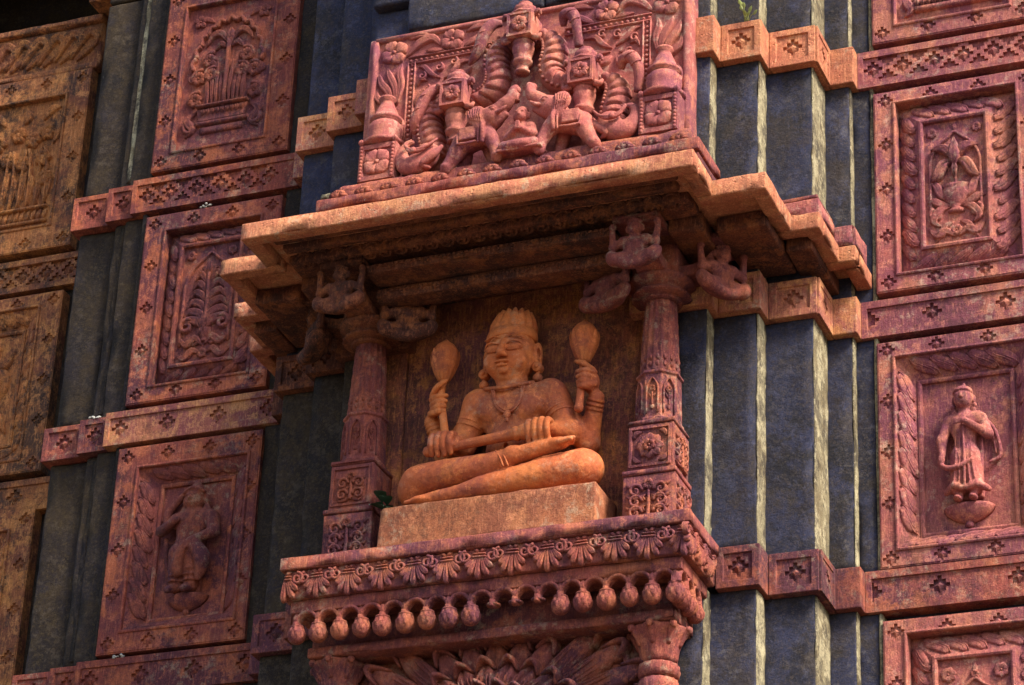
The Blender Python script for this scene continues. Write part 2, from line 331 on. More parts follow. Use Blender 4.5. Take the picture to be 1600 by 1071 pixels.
# ------------------------------------------------------------------ signed-distance sculpting (statues, elephants)
class Clay:
    def __init__(s, lo, hi, h):
        s.lo = np.array(lo, float); s.h = h; n = np.ceil((np.array(hi)-s.lo)/h).astype(int)+1
        s.ax = [s.lo[i]+h*np.arange(n[i]) for i in range(3)]; s.d = np.full(n, .2)
    def shift(s, dz): s.ax[2] = s.ax[2]+dz; s.lo = s.lo+np.array((0,0,dz)); return s
    def _sl(s, lo, hi):
        a = np.clip(np.floor((np.asarray(lo)-s.lo)/s.h).astype(int), 0, np.array(s.d.shape)-1)
        b = np.clip(np.ceil((np.asarray(hi)-s.lo)/s.h).astype(int)+1, 1, np.array(s.d.shape))
        sl = tuple(slice(a[i], b[i]) for i in range(3))
        return sl, [s.ax[0][sl[0]][:,None,None], s.ax[1][sl[1]][None,:,None], s.ax[2][sl[2]][None,None,:]]
    def _join(s, sl, d, k, cut=False):
        a = s.d[sl]
        if cut: s.d[sl] = -s._smin(-a, d, k)
        else: s.d[sl] = s._smin(a, d, k)
    @staticmethod
    def _smin(a, b, k):
        if k <= 0: return np.minimum(a, b)
        h = np.clip(.5+.5*(b-a)/k, 0, 1); return b*(1-h)+a*h-k*h*(1-h)
    def limb(s, a, b, ra, rb, k=.02, cut=False, sq=1.0):
        a = np.array(a, float); b = np.array(b, float); m = max(ra, rb)+k+.03
        sl, (X,Y,Z) = s._sl(np.minimum(a,b)-m, np.maximum(a,b)+m)
        ab = b-a; L = ab@ab+1e-12; t = np.clip(((X-a[0])*ab[0]+(Y-a[1])*ab[1]+(Z-a[2])*ab[2])/L, 0, 1)
        d = np.sqrt((X-a[0]-t*ab[0])**2+((Y-a[1]-t*ab[1])*sq)**2+(Z-a[2]-t*ab[2])**2)-(ra+(rb-ra)*t)
        s._join(sl, d, k, cut); return s
    def chain(s, pts, rad, k=.015, cut=False, smooth=True):
        if smooth: P, W = resample(pts, rad, 4)
        else: P = np.array(pts, float); W = np.array(rad, float)
        for i in range(len(P)-1): s.limb(P[i], P[i+1], W[i], W[i+1], k, cut)
        return s
    def ell(s, c, r, k=.02, cut=False, rot=None):
        c = np.array(c, float); r = np.array(r, float); m = r.max()+k+.03
        sl, (X,Y,Z) = s._sl(c-m, c+m); x, y, z = X-c[0], Y-c[1], Z-c[2]
        if rot is not None:
            Mx = np.array(rot); x, y, z = (Mx[0][0]*x+Mx[0][1]*y+Mx[0][2]*z, Mx[1][0]*x+Mx[1][1]*y+Mx[1][2]*z, Mx[2][0]*x+Mx[2][1]*y+Mx[2][2]*z)
        k0 = np.sqrt((x/r[0])**2+(y/r[1])**2+(z/r[2])**2); k1 = np.sqrt((x/r[0]**2)**2+(y/r[1]**2)**2+(z/r[2]**2)**2)+1e-9
        s._join(sl, k0*(k0-1)/k1, k, cut); return s
    def blk(s, lo, hi, r=.01, k=.01, cut=False):
        lo = np.array(lo, float); hi = np.array(hi, float); c = (lo+hi)/2; e = (hi-lo)/2-r
        sl, (X,Y,Z) = s._sl(lo-k-.03, hi+k+.03)
        q = [np.abs(X-c[0])-e[0], np.abs(Y-c[1])-e[1], np.abs(Z-c[2])-e[2]]
        d = np.sqrt(sum(np.maximum(a, 0)**2 for a in q))+np.minimum(np.maximum(np.maximum(q[0], q[1]), q[2]), 0)-r
        s._join(sl, d, k, cut); return s
    def rough(s, amp, freq):
        near = np.argwhere(np.abs(s.d) < s.h*2.5); P = s.lo+near*s.h
        s.d[tuple(near.T)] += amp*(vnoise(P*freq)+.6*vnoise(P*freq*2.7+9)); return s
    def mb(s):
        """surface nets"""
        d = s.d; S = d < 0; n = np.array(d.shape)
        c = np.stack([S[i:n[0]-1+i, j:n[1]-1+j, k:n[2]-1+k] for i in (0,1) for j in (0,1) for k in (0,1)])
        act = c.any(0) & ~c.all(0); idc = np.full(act.shape, -1, np.int64); cells_ = np.argwhere(act); idc[act] = np.arange(len(cells_))
        acc = np.zeros((len(cells_), 3)); cnt = np.zeros(len(cells_)); I = cells_
        cor = [(i,j,k) for i in (0,1) for j in (0,1) for k in (0,1)]
        for a in range(8):
            for b in range(a+1, 8):
                A, B = np.array(cor[a]), np.array(cor[b])
                if np.abs(A-B).sum() != 1: continue
                da = d[tuple((I+A).T)]; db = d[tuple((I+B).T)]; x = (da < 0) != (db < 0)
                t = np.where(x, da/(da-db+1e-12), 0)
                acc += np.where(x[:,None], A+(B-A)*t[:,None], 0); cnt += x
        V = s.lo+(I+acc/cnt[:,None])*s.h; F = []
        for ax in range(3):
            o = [0,0,0]; o[ax] = 1; sl0 = [slice(0, n[i]-(1 if i == ax else 0)) for i in range(3)]; sl1 = [slice(o[i], n[i]) for i in range(3)]
            x = S[tuple(sl0)] != S[tuple(sl1)]; E_ = np.argwhere(x); u, v = [(1,2),(2,0),(0,1)][ax]
            ok = (E_[:,u] > 0) & (E_[:,v] > 0) & (E_[:,u] < n[u]-1) & (E_[:,v] < n[v]-1); E_ = E_[ok]
            eu = np.zeros(3, int); eu[u] = 1; ev = np.zeros(3, int); ev[v] = 1
            q = np.stack([idc[tuple((E_-eu-ev).T)], idc[tuple((E_-ev).T)], idc[tuple(E_.T)], idc[tuple((E_-eu).T)]], 1)
            ins = S[tuple(E_.T)]; q[~ins] = q[~ins][:, ::-1]; F += q.tolist()
        m = MB(); m.add(V, F, True); return m

# ================================================================== SETTING: ground and tower wall
g = MB(); n = 24; xs = np.linspace(-150, 150, n)
g.add([(x, y, -7.72) for x in xs for y in xs], [(i*n+j, (i+1)*n+j, (i+1)*n+j+1, i*n+j+1) for i in range(n-1) for j in range(n-1)])
struct(g.build('ground', EARTH))
core = thing('tower_wall', 'dark tower wall behind the carved panels, pilasters and niche', 'wall', (0, 3, -7.7))
mb = MB()
plan = [(-3.24,1.30),(-1.60,1.20),(-1.45,0.80),(-1.0,0.62),(1.0,0.62),(1.45,0.80),(1.60,1.20),(3.24,1.30),(3.24,1.78),(6.0,1.78),(6.0,7.5),(-3.24,7.5)]
nn = len(plan); mb.add([(x,y,-7.7) for x,y in plan]+[(x,y,6.5) for x,y in plan], [tuple(range(nn)), tuple(range(2*nn-1, nn-1, -1))]+[(i,(i+1)%nn,(i+1)%nn+nn,i+nn) for i in range(nn)])
mb.build('core', DARKL, core)
MB().box(-6.0, -3.245, 1.78, 7.5, -7.7, 4.95).box(-6.0, -3.245, 3.2, 7.5, 4.955, 6.5).box(-6.0, -5.5, 1.78, 3.195, 4.955, 6.5).box(-6.0, -3.245, 1.60, 7.5, 6.505, 6.9).build('left_core', DARKL, core)

# stepped plan of the tower: band faces and pilaster faces, centre outwards
ZB = dict(upper=(2.904,3.138), middle=(1.341,1.558), lower=(-0.221,0.003))
BANDX = dict(A=1.069, B=1.299, C=1.561, D=1.703, E=2.823, F=3.015, G=3.278)
BANDY = dict(A=.378, B=.495, C=.641, D=.906, E=.987, F=1.028, G=1.066)
PILX = dict(A=1.030, B=1.268, C=1.526, D=1.664)
PILY = dict(A=.430, B=.545, C=.692, D=.950)
LEV = [(-7.7,-1.75),(-1.74,-.219),(.001,1.343),(1.556,2.906),(3.136,4.60),(4.61,6.4)]
ORD = ['narrow innermost', 'second', 'broad third', 'narrow outermost']
for side in (1, -1):
    wd = 'right' if side > 0 else 'left'
    for q, k in enumerate('ABCD'):
        x1 = PILX[k]; x0 = {'A': .85, 'B': PILX['A']-.06, 'C': PILX['B']-.06, 'D': PILX['C']-.06}[k]
        y0 = PILY[k]; y1 = {'A': .66, 'B': .86, 'C': 1.25, 'D': 1.30}[k]
        t = thing('stone_pilaster', f'{ORD[q]} blue-black stone pilaster, counting outwards from the niche on its {wd}', 'pilaster', (side*(x0+x1)/2, y0, -7.7), 'dark pilasters beside the niche')
        for (z0, z1) in LEV:
            a, b = sorted((side*x0, side*x1)); big = z0 < -2 or z0 > 4.605
            cuts = [z0, z1]
            for c0, c1 in zip(cuts[:-1], cuts[1:]):
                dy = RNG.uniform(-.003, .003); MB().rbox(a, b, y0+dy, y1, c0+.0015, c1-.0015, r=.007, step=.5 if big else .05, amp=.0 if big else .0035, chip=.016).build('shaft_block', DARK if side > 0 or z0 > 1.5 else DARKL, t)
            if side > 0 and not big:          # lime-washed return face
                e = MB().rbox(x1-.004, x1+.005, y0+.006, {'A': .545, 'B': .692, 'C': .950, 'D': 1.03}[k]-.004, z0+.003, z1-.003, r=.003, step=.03, amp=.004, chip=.012, freq=14)
                e.build('limewashed_return', CREAM, t)
# strips left of the left-hand panels, and the wall behind the farthest panels
for k, x0, x1, y0, lab in (('F', -3.05, -2.79, 1.085, 'narrow mossy dark pilaster beside the left column of red panels'), ('G', -3.245, -2.95, 1.125, 'wide mossy dark pilaster between the red panels and the ochre panels')):
    t = thing('stone_pilaster', lab, 'pilaster', ((x0+x1)/2, y0, -7.7), 'dark pilasters left of the red panels')
    for (z0, z1) in LEV:
        big = z0 < -2 or z0 > 4.605
        if k == 'F':
            xm = -2.98
            MB().rbox(xm, -2.885, y0, 1.5, z0, z1, r=.02, step=.5 if big else .05, amp=.0 if big else .004, chip=.012).build('shaft_block', DARKL, t)
            MB().rbox(-2.89, -2.70, y0-.03, 1.5, z0+.002, z1-.002, r=.008, step=.5 if big else .05, amp=.0 if big else .003, chip=.012).build('shaft_block', DARKL, t)
            if not big: MB().rbox(-2.93, -2.888, y0-.006, y0+.02, z0+.05, z1-.03, r=.004, step=.03, amp=.005, chip=.02, freq=12).build('lime_streak', CREAM if z0 > 3 else DARKL, t)
        else:
            MB().rbox(x0, -2.975, y0, 1.7, z0, z1, r=.02, step=.5 if big else .05, amp=.0 if big else .004, chip=.015).build('shaft_block', DARKL, t)
for x0, x1, y0, lab in ((-2.79, -1.62, 1.086, 'dark wall face that carries the left column of red panels'), (1.62, 2.95, 1.086, 'dark wall face that carries the right column of pink panels'), (-5.9, -3.20, 1.72, 'dark wall face that carries the ochre panels')):
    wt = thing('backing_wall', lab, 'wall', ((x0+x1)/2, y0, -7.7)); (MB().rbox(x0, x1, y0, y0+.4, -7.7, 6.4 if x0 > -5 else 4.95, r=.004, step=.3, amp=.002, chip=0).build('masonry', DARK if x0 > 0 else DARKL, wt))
    if abs(x0) < 3:
        for a_, b_, m_ in (((1.645, 1.764, DARK), (1.766, 1.787, CREAM)) if x0 > 0 else ((-1.79, -1.645, DARKL), (-2.745, -2.715, DARKL))):
            [MB().rbox(a_, b_, 1.014 if m_ is not CREAM else 1.004, 1.3, q0, q1, r=.006, step=.05, amp=.004, chip=.012).build('edge_strip', m_, wt) for q0, q1 in ((-1.74,-.223),(.005,1.339),(1.560,2.902),(3.140,4.60))]
# dark masonry behind and above the pediment
t = thing('wall_block', 'blue-black stone course resting on top of the carved pediment', 'stone block', (0, .33, 3.3))
MB().rbox(-.735, .10, .285, .62, 3.335, 3.60, r=.02, step=.05, amp=.006, chip=.03).build('course_stone', DARK, t)
MB().rbox(.104, 1.0, .285, .62, 3.335, 3.60, r=.02, step=.05, amp=.006, chip=.03).build('course_stone', DARK, t)
MB().rbox(-1.0, 1.0, .36, .62, 3.61, 5.2, r=.02, step=.08, amp=.005, chip=.03).build('course_stone', DARK, t)
MB().rbox(-1.0, 1.0, .425, .64, 2.0, 3.606, r=.02, step=.1, amp=.005, chip=.0).build('course_stone', DARK, t)

# ================================================================== CROSS-CARVED BANDS
CS = .0215
def band_segment(parent, fr, length, z0, z1, crosses, mat, margin=.045, back=.30, dense=False, rec=.011, plain=False, s=CS, endm=None):
    h = z1-z0; ue = [0, length]; ve = [0, h]; cv = h/2
    em = margin if endm is None else endm
    if not plain:
        ue += [em, length-em]; ve += [margin, h-margin]+cross_edges(cv, s)
        crosses = [c+RNG.uniform(-.006,.006) for c in crosses]; cl = [(c, cv) for c in crosses]
        if dense:
            for a, b in zip(crosses[:-1], crosses[1:]): cl += [((a+b)/2, cv+3*s), ((a+b)/2, cv-3*s)]
            ve += cross_edges(cv+3*s, s)+cross_edges(cv-3*s, s)
        for c, _ in cl: ue += cross_edges(c, s)
        ue = uniq(ue, 0, length); ve = uniq(ve, 0, h)
        H = [[0]*(len(ve)-1) for _ in range(len(ue)-1)]
        for i in range(len(ue)-1):
            for j in range(len(ve)-1):
                u, v = (ue[i]+ue[i+1])/2, (ve[j]+ve[j+1])/2
                if em < u < length-em and margin < v < h-margin:
                    H[i][j] = rec+(.017 if any(in_cross(u, v, a, b, s) for a, b in cl) else 0)
    else: H = [[0]]
    mb = MB(); cells(mb, fr, ue, ve, H, back); o = mb.build('band_block', mat, parent, bevel=.006 if plain else .004)
    if not plain:
        for c in crosses:
            if em+s < c < length-em-s: boss(fr, c, cv, s, rec+.017, mat, o, .019)
    return o
LAB = {('upper',1): 'orange and pink cross-carved band right of the pediment', ('upper',-1): 'plum cross-carved band at the height of the pediment, on its left',
       ('middle',1): 'pink cross-carved band tucked under the right end of the eave', ('middle',-1): 'orange cross-carved band under the left end of the eave',
       ('lower',1): 'red cross-carved band right of the statue shelf', ('lower',-1): 'plum cross-carved band left of the statue shelf'}
for lev, (z0, z1) in ZB.items():
    for side in (1, -1):
        t = thing('carved_band', LAB[lev, side], 'stone band', (side*1.7, .9, z0), 'cross-carved bands round the tower')
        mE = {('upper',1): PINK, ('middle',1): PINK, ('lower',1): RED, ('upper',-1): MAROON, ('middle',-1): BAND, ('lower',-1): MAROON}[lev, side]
        mS = {('upper',1): ORANGE, ('middle',1): BAND, ('lower',1): PLUM, ('upper',-1): BAND, ('middle',-1): SHADE_STONE, ('lower',-1): PLUM}[lev, side]
        pts = [('A', .62, BANDX['A']), ('B', BANDX['A']+.002, BANDX['B']), ('C', BANDX['B']+.002, BANDX['C']), ('D', BANDX['C']+.002, BANDX['D']), ('E', BANDX['D']+.002, BANDX['E'])]
        for k, a, b in pts:
            if k == 'A' and lev != 'upper':
                if lev == 'lower': continue
            x0 = a if side > 0 else -b; L = b-a; fr = Frame((x0, BANDY[k], z0))
            if k == 'E':
                if lev == 'upper': cr = [.09+.168*i for i in range(7) if .09+.168*i < L-.04]
                else: cr = [.035, .375, .775, 1.08] if side > 0 else [.09, .40, .735, 1.05]
                band_segment(t, fr, L, z0, z1, cr, mE, .042, .25, lev == 'upper', endm=.03)
            elif k in 'AD': band_segment(t, fr, L, z0, z1, [], mS, plain=True, back=.34)
            else:
                o = band_segment(t, fr, L, z0, z1, [L/2], mS, .04, .42)
        # return face of the broad step carries a cross too
        if side > 0:
            fs = Frame((BANDX['C']+.0025, BANDY['C']+.012, z0), (0,1,0), (0,0,1), (1,0,0))
            dp = BANDY['D']-BANDY['C']-.016
            o = band_segment(t, fs, dp, z0, z1, [dp/2], mS, .035, .0, rec=-.006, s=.019) if False else None
            mbs = MB(); ue = uniq([0,.03,dp-.03,dp]+cross_edges(dp/2,.02), 0, dp); h = z1-z0; ve = uniq([0,.035,h-.035,h]+cross_edges(h/2,.02), 0, h)
            Hs = [[None if (in_cross((ue[i]+ue[i+1])/2,(ve[j]+ve[j+1])/2,dp/2,h/2,.02)) else (-.010 if (ue[i]<.029 or ue[i+1]>dp-.029 or ve[j]<.034 or ve[j+1]>h-.034) else -.005) for j in range(len(ve)-1)] for i in range(len(ue)-1)]
            cells(mbs, fs, ue, ve, Hs, .0).build('return_panel', mS, t, bevel=.002)
    t = thing('carved_band', {'upper': 'plum band pieces between the upper red panel and the ochre panels', 'middle': 'brown band pieces left of the orange middle band', 'lower': 'plum band pieces at the lower left corner of the wall'}[lev], 'stone band', (-3.05, 1.05, z0), 'cross-carved bands round the tower')
    mm = MAROON
    band_segment(t, Frame((-BANDX['F'], BANDY['F'], z0)), BANDX['F']-BANDX['E']-.002, z0, z1, [(BANDX['F']-BANDX['E'])*.55], mm, .035, .3)
    band_segment(t, Frame((-BANDX['G'], BANDY['G'], z0)), BANDX['G']-BANDX['F']-.002, z0, z1, [(BANDX['G']-BANDX['F'])*.52], mm, .035, .3)
    t = thing('carved_band', {'upper': 'dark brown lattice band between the two upper ochre panels', 'middle': 'brown band between the middle and lower ochre panels', 'lower': 'lowest band on the ochre panel column'}[lev], 'stone band', (-4.1, 1.65, z0), 'cross-carved bands round the tower')
    band_segment(t, Frame((-4.75, 1.645, z0)), 1.35, z0, z1, [.12+.168*i for i in range(8)] if lev == 'upper' else [.3,.62,.95,1.25], OCHRE, .042, .1, lev == 'upper')

# ================================================================== CARVED PANELS
def panel(name, label, x0, x1, z0, z1, Y, mat, opening, border=None, field_mat=None, group='carved panels in the tower wall', nx=4, nz=5, pitch=.092):
    """frame with stepped crosses, moulding, sloping leaf border and a field; returns (thing, field Frame, half width, half height)"""
    t = thing('relief_carving', label, 'relief carving', ((x0+x1)/2, Y, z0), group)
    fr = Frame((x0, Y, z0)); W, Hh = x1-x0, z1-z0; s = .0175; m = .062
    ox0, ox1, oz0, oz1 = opening[0]-x0, opening[1]-x0, opening[2]-z0, opening[3]-z0
    m = min(m, ox0*.5+.002)
    cu = np.linspace(m, W-m, nx)+RNG.uniform(-.005,.005,nx); cz = np.linspace(m, Hh-m, nz)+RNG.uniform(-.006,.006,nz)
    cl = [(u, v) for i, u in enumerate(cu) for j, v in enumerate(cz) if i in (0, nx-1) or j in (0, nz-1)]
    ue = [0, .008, W-.008, W, ox0, ox1]; ve = [0, .008, Hh-.008, Hh, oz0, oz1]
    for u in cu: ue += cross_edges(u, s)
    for v in cz: ve += cross_edges(v, s)
    ue = uniq(ue, 0, W); ve = uniq(ve, 0, Hh)
    H = [[0]*(len(ve)-1) for _ in range(len(ue)-1)]
    for i in range(len(ue)-1):
        for j in range(len(ve)-1):
            u, v = (ue[i]+ue[i+1])/2, (ve[j]+ve[j+1])/2
            if ox0 < u < ox1 and oz0 < v < oz1: H[i][j] = None
            elif any(in_cross(u, v, a, b, s) for a, b in cl): H[i][j] = .014
            elif u < .008 or u > W-.008 or v < .008 or v > Hh-.008: H[i][j] = .004
    mb = MB(); cells(mb, fr, ue, ve, H, .095); o = mb.build('frame', mat, t, bevel=.003)
    for a, b in cl: boss(fr, a, b, s, .014, mat, o, .015)
    # raised moulding round the opening
    X0, X1, Z0, Z1 = opening; mw = .020; mp = .012
    mo = MB()
    ring = lambda e, y: [(X0-e, y, Z0-e), (X1+e, y, Z0-e), (X1+e, y, Z1+e), (X0-e, y, Z1+e)]
    mo.loft([ring(mw, Y+.004), ring(mw*.85, Y-mp*.7), ring(mw*.3, Y-mp), ring(0, Y-mp*.5), ring(-.001, Y+.09)], cap=False, smooth=False)
    mo.build('moulding', mat, t, bevel=.003)
    fm = field_mat or mat
    if border is None:
        fx0, fx1, fz0, fz1, fy = X0, X1, Z0, Z1, Y+.03
        MB().box(fx0+.001, fx1-.001, fy, Y+.094, fz0+.001, fz1-.001).build('field', fm, t)
    else:
        fx0, fx1, fz0, fz1, d0, d1, fd = border; fy = Y+fd
        sl = MB(); A = [(X0,Y+d0,Z0),(X1,Y+d0,Z0),(X1,Y+d0,Z1),(X0,Y+d0,Z1)]; B = [(fx0,Y+d1,fz0),(fx1,Y+d1,fz0),(fx1,Y+d1,fz1),(fx0,Y+d1,fz1)]
        sl.add(A+B, [(i,(i+1)%4,(i+1)%4+4,i+4) for i in range(4)]); sl.build('leaf_border_bed', fm, t)
        rim = .022; ry = Y+d1-.004
        rm = MB(); rg = lambda e, y: [(fx0+e, y, fz0+e), (fx1-e, y, fz0+e), (fx1-e, y, fz1-e), (fx0+e, y, fz1-e)]
        rm.loft([rg(-.004, Y+d1+.01), rg(-.003, ry-.006), rg(rim*.5, ry-.010), rg(rim, ry-.004), rg(rim+.001, max(fy, ry)+.02)], cap=False, smooth=False); rm.build('field_rim', mat, t, bevel=.002)
        MB().box(fx0+.003, fx1-.003, fy, Y+.097, fz0+.003, fz1-.003).build('field', fm, t)
        # leaves of the border
        cor = [np.array(p) for p in A]; cin = [np.array(p) for p in B]
        for q in range(4):
            a, b, c, d = cor[q], cor[(q+1)%4], cin[(q+1)%4], cin[q]
            u = (b-a)/np.linalg.norm(b-a); vv = (d-a)-u*((d-a)@u); wv = np.linalg.norm(vv); vv /= wv
            nrm = np.cross(u, vv); nrm = nrm if nrm[1] < 0 else -nrm
            Lb = np.linalg.norm(b-a); k = max(3, int(round(Lb/pitch))); st = Lb/k
            f2 = Frame((0,0,0), u, vv, nrm); me = MB(); sg = 1 if q in (0, 3) else -1
            w_ = wv
            path = [(-sg*st*.62, w_*.08), (-sg*st*.40, w_*.30), (sg*st*.02, w_*.46), (sg*st*.36, w_*.62), (sg*st*.52, w_*.84)]
            stroke(me, f2, path, [st*.16, st*.34, st*.38, st*.34, st*.12], .012, 11, .0, 4)
            for e in (-.42, 0, .42): stroke(me, f2, [(x_+e*st*.5, y_) for x_, y_ in path], [.001, st*.05, st*.06, st*.05, .001], .015-.003*abs(e), 5, 0, 4)
            ob = None
            for i in range(k):
                uu = (i+.5)*st; mar = w_*.55
                if uu < mar or uu > Lb-mar: continue
                P = a+u*uu
                if ob is None:
                    ob = me.build('border_leaf', fm, None); cur = ob
                else: cur = ob.copy(); COL.objects.link(cur)
                cur.parent = t; cur.location = Vector(P)-t.location
                e = 1+RNG.uniform(-.10, .10); cur.scale = (e, e, e)
    fr2 = Frame(((fx0+fx1)/2, fy, (fz0+fz1)/2))
    return t, fr2, (fx1-fx0)/2, (fz1-fz0)/2
class Carve:
    """collects parts of a carving on a frame; coordinates scaled to the field"""
    def __init__(s, t, fr, hw, hh, mat): s.t, s.fr, s.hw, s.hh, s.mat = t, fr, hw, hh, mat
    def P(s, pts): return [(u*s.hw, v*s.hh) for u, v in pts]
    def part(s, name, fn, parent=None):
        mb = MB(); fn(mb); return mb.build(name, s.mat, parent or s.t)
    def lf(s, pts, w, h=.016, rib=.45, name='leaf', both=False):
        for sg in ((1, -1) if both else (1,)):
            s.part(name, lambda mb: leaf(mb, s.fr, s.P([(u*sg, v) for u, v in pts]), w, h, rib))
    def st(s, pts, w, h=.014, name='stem', both=False):
        for sg in ((1, -1) if both else (1,)):
            s.part(name, lambda mb: stroke(mb, s.fr, s.P([(u*sg, v) for u, v in pts]), w, h))
    def fl(s, u, v, r, n=6, h=.014, name='flower', both=False, a0=.3):
        for sg in ((1, -1) if both else (1,)):
            s.part(name, lambda mb: flower(mb, s.fr, u*sg*s.hw, v*s.hh, r, n, h, a0=a0))
    def vo(s, u, v, r, a0, sg0, turns=1.2, both=False, name='scroll', h=.016, w=.32):
        for sg in ((1, -1) if both else (1,)):
            s.part(name, lambda mb: volute(mb, s.fr, u*sg*s.hw, v*s.hh, r, turns, a0 if sg > 0 else math.pi-a0, sg0*sg, w, h))
    def bowl(s, u, v, w, h, hgt=.03, name='vase', ribs=9):
        def fn(mb):
            n = 18; rows = []
            prof = [(.0,.55),(.10,.62),(.18,.40),(.30,.55),(.55,.95),(.8,1.0),(.92,.88),(1.0,1.0)]
            for t_, r_ in prof:
                rows.append([s.fr.p(u*s.hw+w*r_*math.sin(a), v*s.hh+h*t_, hgt*r_*math.cos(a)*(1+.08*math.cos(a*ribs*2))-.003) for a in np.linspace(-math.pi/2, math.pi/2, n)])
            mb.loft(rows, cap=True, closed=False)
        s.part(name, fn)
def ogee(c, top=.86, base=-.2, w=.86, wid=.010, name='arch'):
    pts = [(-w, base-.75), (-w, base), (-w*.98, base+.35*(top-base)), (-w*.72, base+.68*(top-base)), (-w*.28, base+.88*(top-base)), (0, top), (w*.28, base+.88*(top-base)), (w*.72, base+.68*(top-base)), (w*.98, base+.35*(top-base)), (w, base), (w, base-.75)]
    c.part(name, lambda mb: stroke(mb, c.fr, c.P(pts), wid, .012, 5, 0, 5))
def spandrels(c, r=.03, v=.86):
    c.fl(.72, v, r, 7, .012, 'rosette', both=True)
    c.lf([(0, v-.02), (.02, v+.06), (0, v+.13)], .012, .01)

# ---- right, upper: lily in a pot
t, fr, hw, hh = panel('carved_panel', 'pink panel with a lily rising from a shell-ribbed pot', 1.79, 2.70, 1.600, 2.855, .987, PINK, (1.915, 2.575, 1.705, 2.765), (2.04, 2.42, 1.83, 2.635, .075, .012, .026))
c = Carve(t, fr, hw*.90, hh*.95, PINK); ogee(c, .80, .1, .80); spandrels(c, .032, .83)
c.st([(0,-.22),(.02,.0),(0,.22)], .010, .018)
c.lf([(0,.22),(.0,.42),(0,.70)], .036, .040, .3, 'petal'); c.lf([(.05,.34),(.32,.52),(.76,.54)], .030, .032, name='petal', both=True)
c.lf([(.05,.30),(.34,.27),(.58,.08),(.80,.02)], .034, .034, name='petal', both=True); c.lf([(0,.30),(0,.16),(0,.02)], .020, .034, name='petal')
c.lf([(.08,-.32),(.45,-.22),(.62,-.05),(.88,.08)], .026, .018, both=True); c.lf([(.10,-.42),(.5,-.36),(.72,-.30),(.92,-.30)], .024, .02, both=True)
c.bowl(0, -.52, .078, .17, .045); c.lf([(.20,-.42),(.5,-.46),(.72,-.62),(.50,-.72)], .026, .022, both=True)
c.vo(.62, -.52, .040, 1.2, -1, 1.1, both=True); c.lf([(.04,-.9),(.35,-.80),(.62,-.86),(.9,-.72)], .026, .018, both=True); c.lf([(.1,-.66),(.4,-.74),(.7,-.98)], .018, .015, both=True)
c.fl(0, -.80, .035, 7, .014, 'rosette')
# ---- left, upper middle: leafy plant under an ogee arch
t, fr, hw, hh = panel('carved_panel', 'plum panel with a tall leafy plant under an ogee arch, left of the eave', -2.705, -1.80, 1.590, 2.860, .987, MAROON, (-2.555, -1.93, 1.70, 2.735), (-2.450, -2.035, 1.80, 2.625, .075, .012, .026), PLUM)
c = Carve(t, fr, hw*.90, hh*.95, PLUM); ogee(c, .86, .05, .84); spandrels(c, .034, .85)
c.st([(0,-.5),(.02,0),(0,.5)], .013, .020)
for k, v in enumerate((.40,.24,.08,-.08,-.24,-.38)):
    e = .30+.07*k
    c.lf([(.04,v-.12),(.18,v+.04),(e,v+.10),(e+.18,v-.02)], .022+.002*k, .022, both=True)
c.lf([(0,.44),(.0,.58),(0,.72)], .022, .022); c.lf([(.02,.42),(.16,.58),(.30,.60)], .018, .018, both=True)
for q in range(5): c.lf([(.0,-.5),(.10*(q-2),-.34),(.15*(q-2),-.12)], .018, .024)
c.vo(.62, -.38, .050, 2.2, -1, 1.25, both=True, h=.022); c.bowl(0, -.66, .045, .10, .03)
c.lf([(.04,-.72),(.3,-.60),(.6,-.70),(.9,-.52)], .026, .02, both=True); c.lf([(.06,-.86),(.36,-.80),(.62,-.92),(.92,-.84)], .024, .018, both=True)
c.fl(.30, -.66, .030, 6, .014, both=True); c.fl(0, -.86, .034, 6, .014)
# ---- left, top: basket of flowers under a cusped arch
t, fr, hw, hh = panel('carved_panel', 'dark red panel with flowers in a basket under a scalloped arch, top left', -2.715, -1.80, 3.175, 4.48, .987, MAROON, (-2.575, -1.965, 3.30, 4.345), None, PLUM)
c = Carve(t, fr, hw*.94, hh*.95, PLUM)
arc = []
for i in range(12):
    a = math.pi*(1-(i+.0)/11); arc.append((.80*math.cos(a), .10+.66*math.sin(a)))
for i in range(11):
    (u0,v0), (u1,v1) = arc[i], arc[i+1]; mu, mv = (u0+u1)/2, (v0+v1)/2; d = math.hypot(mu, (mv-.1)); ou, ov = mu/d*.07, (mv-.1)/d*.07
    c.st([(u0,v0),(mu+ou,mv+ov),(u1,v1)], .014, .022, 'arch_cusp')
c.lf([(-.80,.08),(-.86,-.02),(-.72,-.08)], .018, .016); c.lf([(.80,.08),(.86,-.02),(.72,-.08)], .018, .016)
c.st([(0,-.5),(0,.2),(0,.48)], .014, .026); c.lf([(0,.40),(.02,.55),(0,.68)], .030, .026, name='petal')
c.lf([(.02,.44),(.22,.60),(.42,.58),(.56,.44)], .026, .024, both=True); c.lf([(.03,.38),(.2,.44),(.32,.36)], .022, .022, both=True)
for k in range(9): c.lf([(-.40+.10*k,-.46),(-.42+.105*k,-.2+.05*(k%2)),(-.48+.12*k,.02+.09*(k%3))], .016, .020, .3)
for u, v in ((.44,.22),(.66,-.02),(.70,-.34),(.36,.0)):
    c.fl(u, v, .052, 6, .022, both=True)
    c.vo(u, v, .066, 2.0, -1, .8, both=True, h=.016, w=.2)
c.part('basket', lambda mb: mb.prism([(fr.o[0]-hw*.56, fr.o[2]-hh*.48), (fr.o[0]-hw*.5, fr.o[2]-hh*.64), (fr.o[0]+hw*.5, fr.o[2]-hh*.64), (fr.o[0]+hw*.56, fr.o[2]-hh*.48)], fr.o[1]-.026, fr.o[1]+.01))
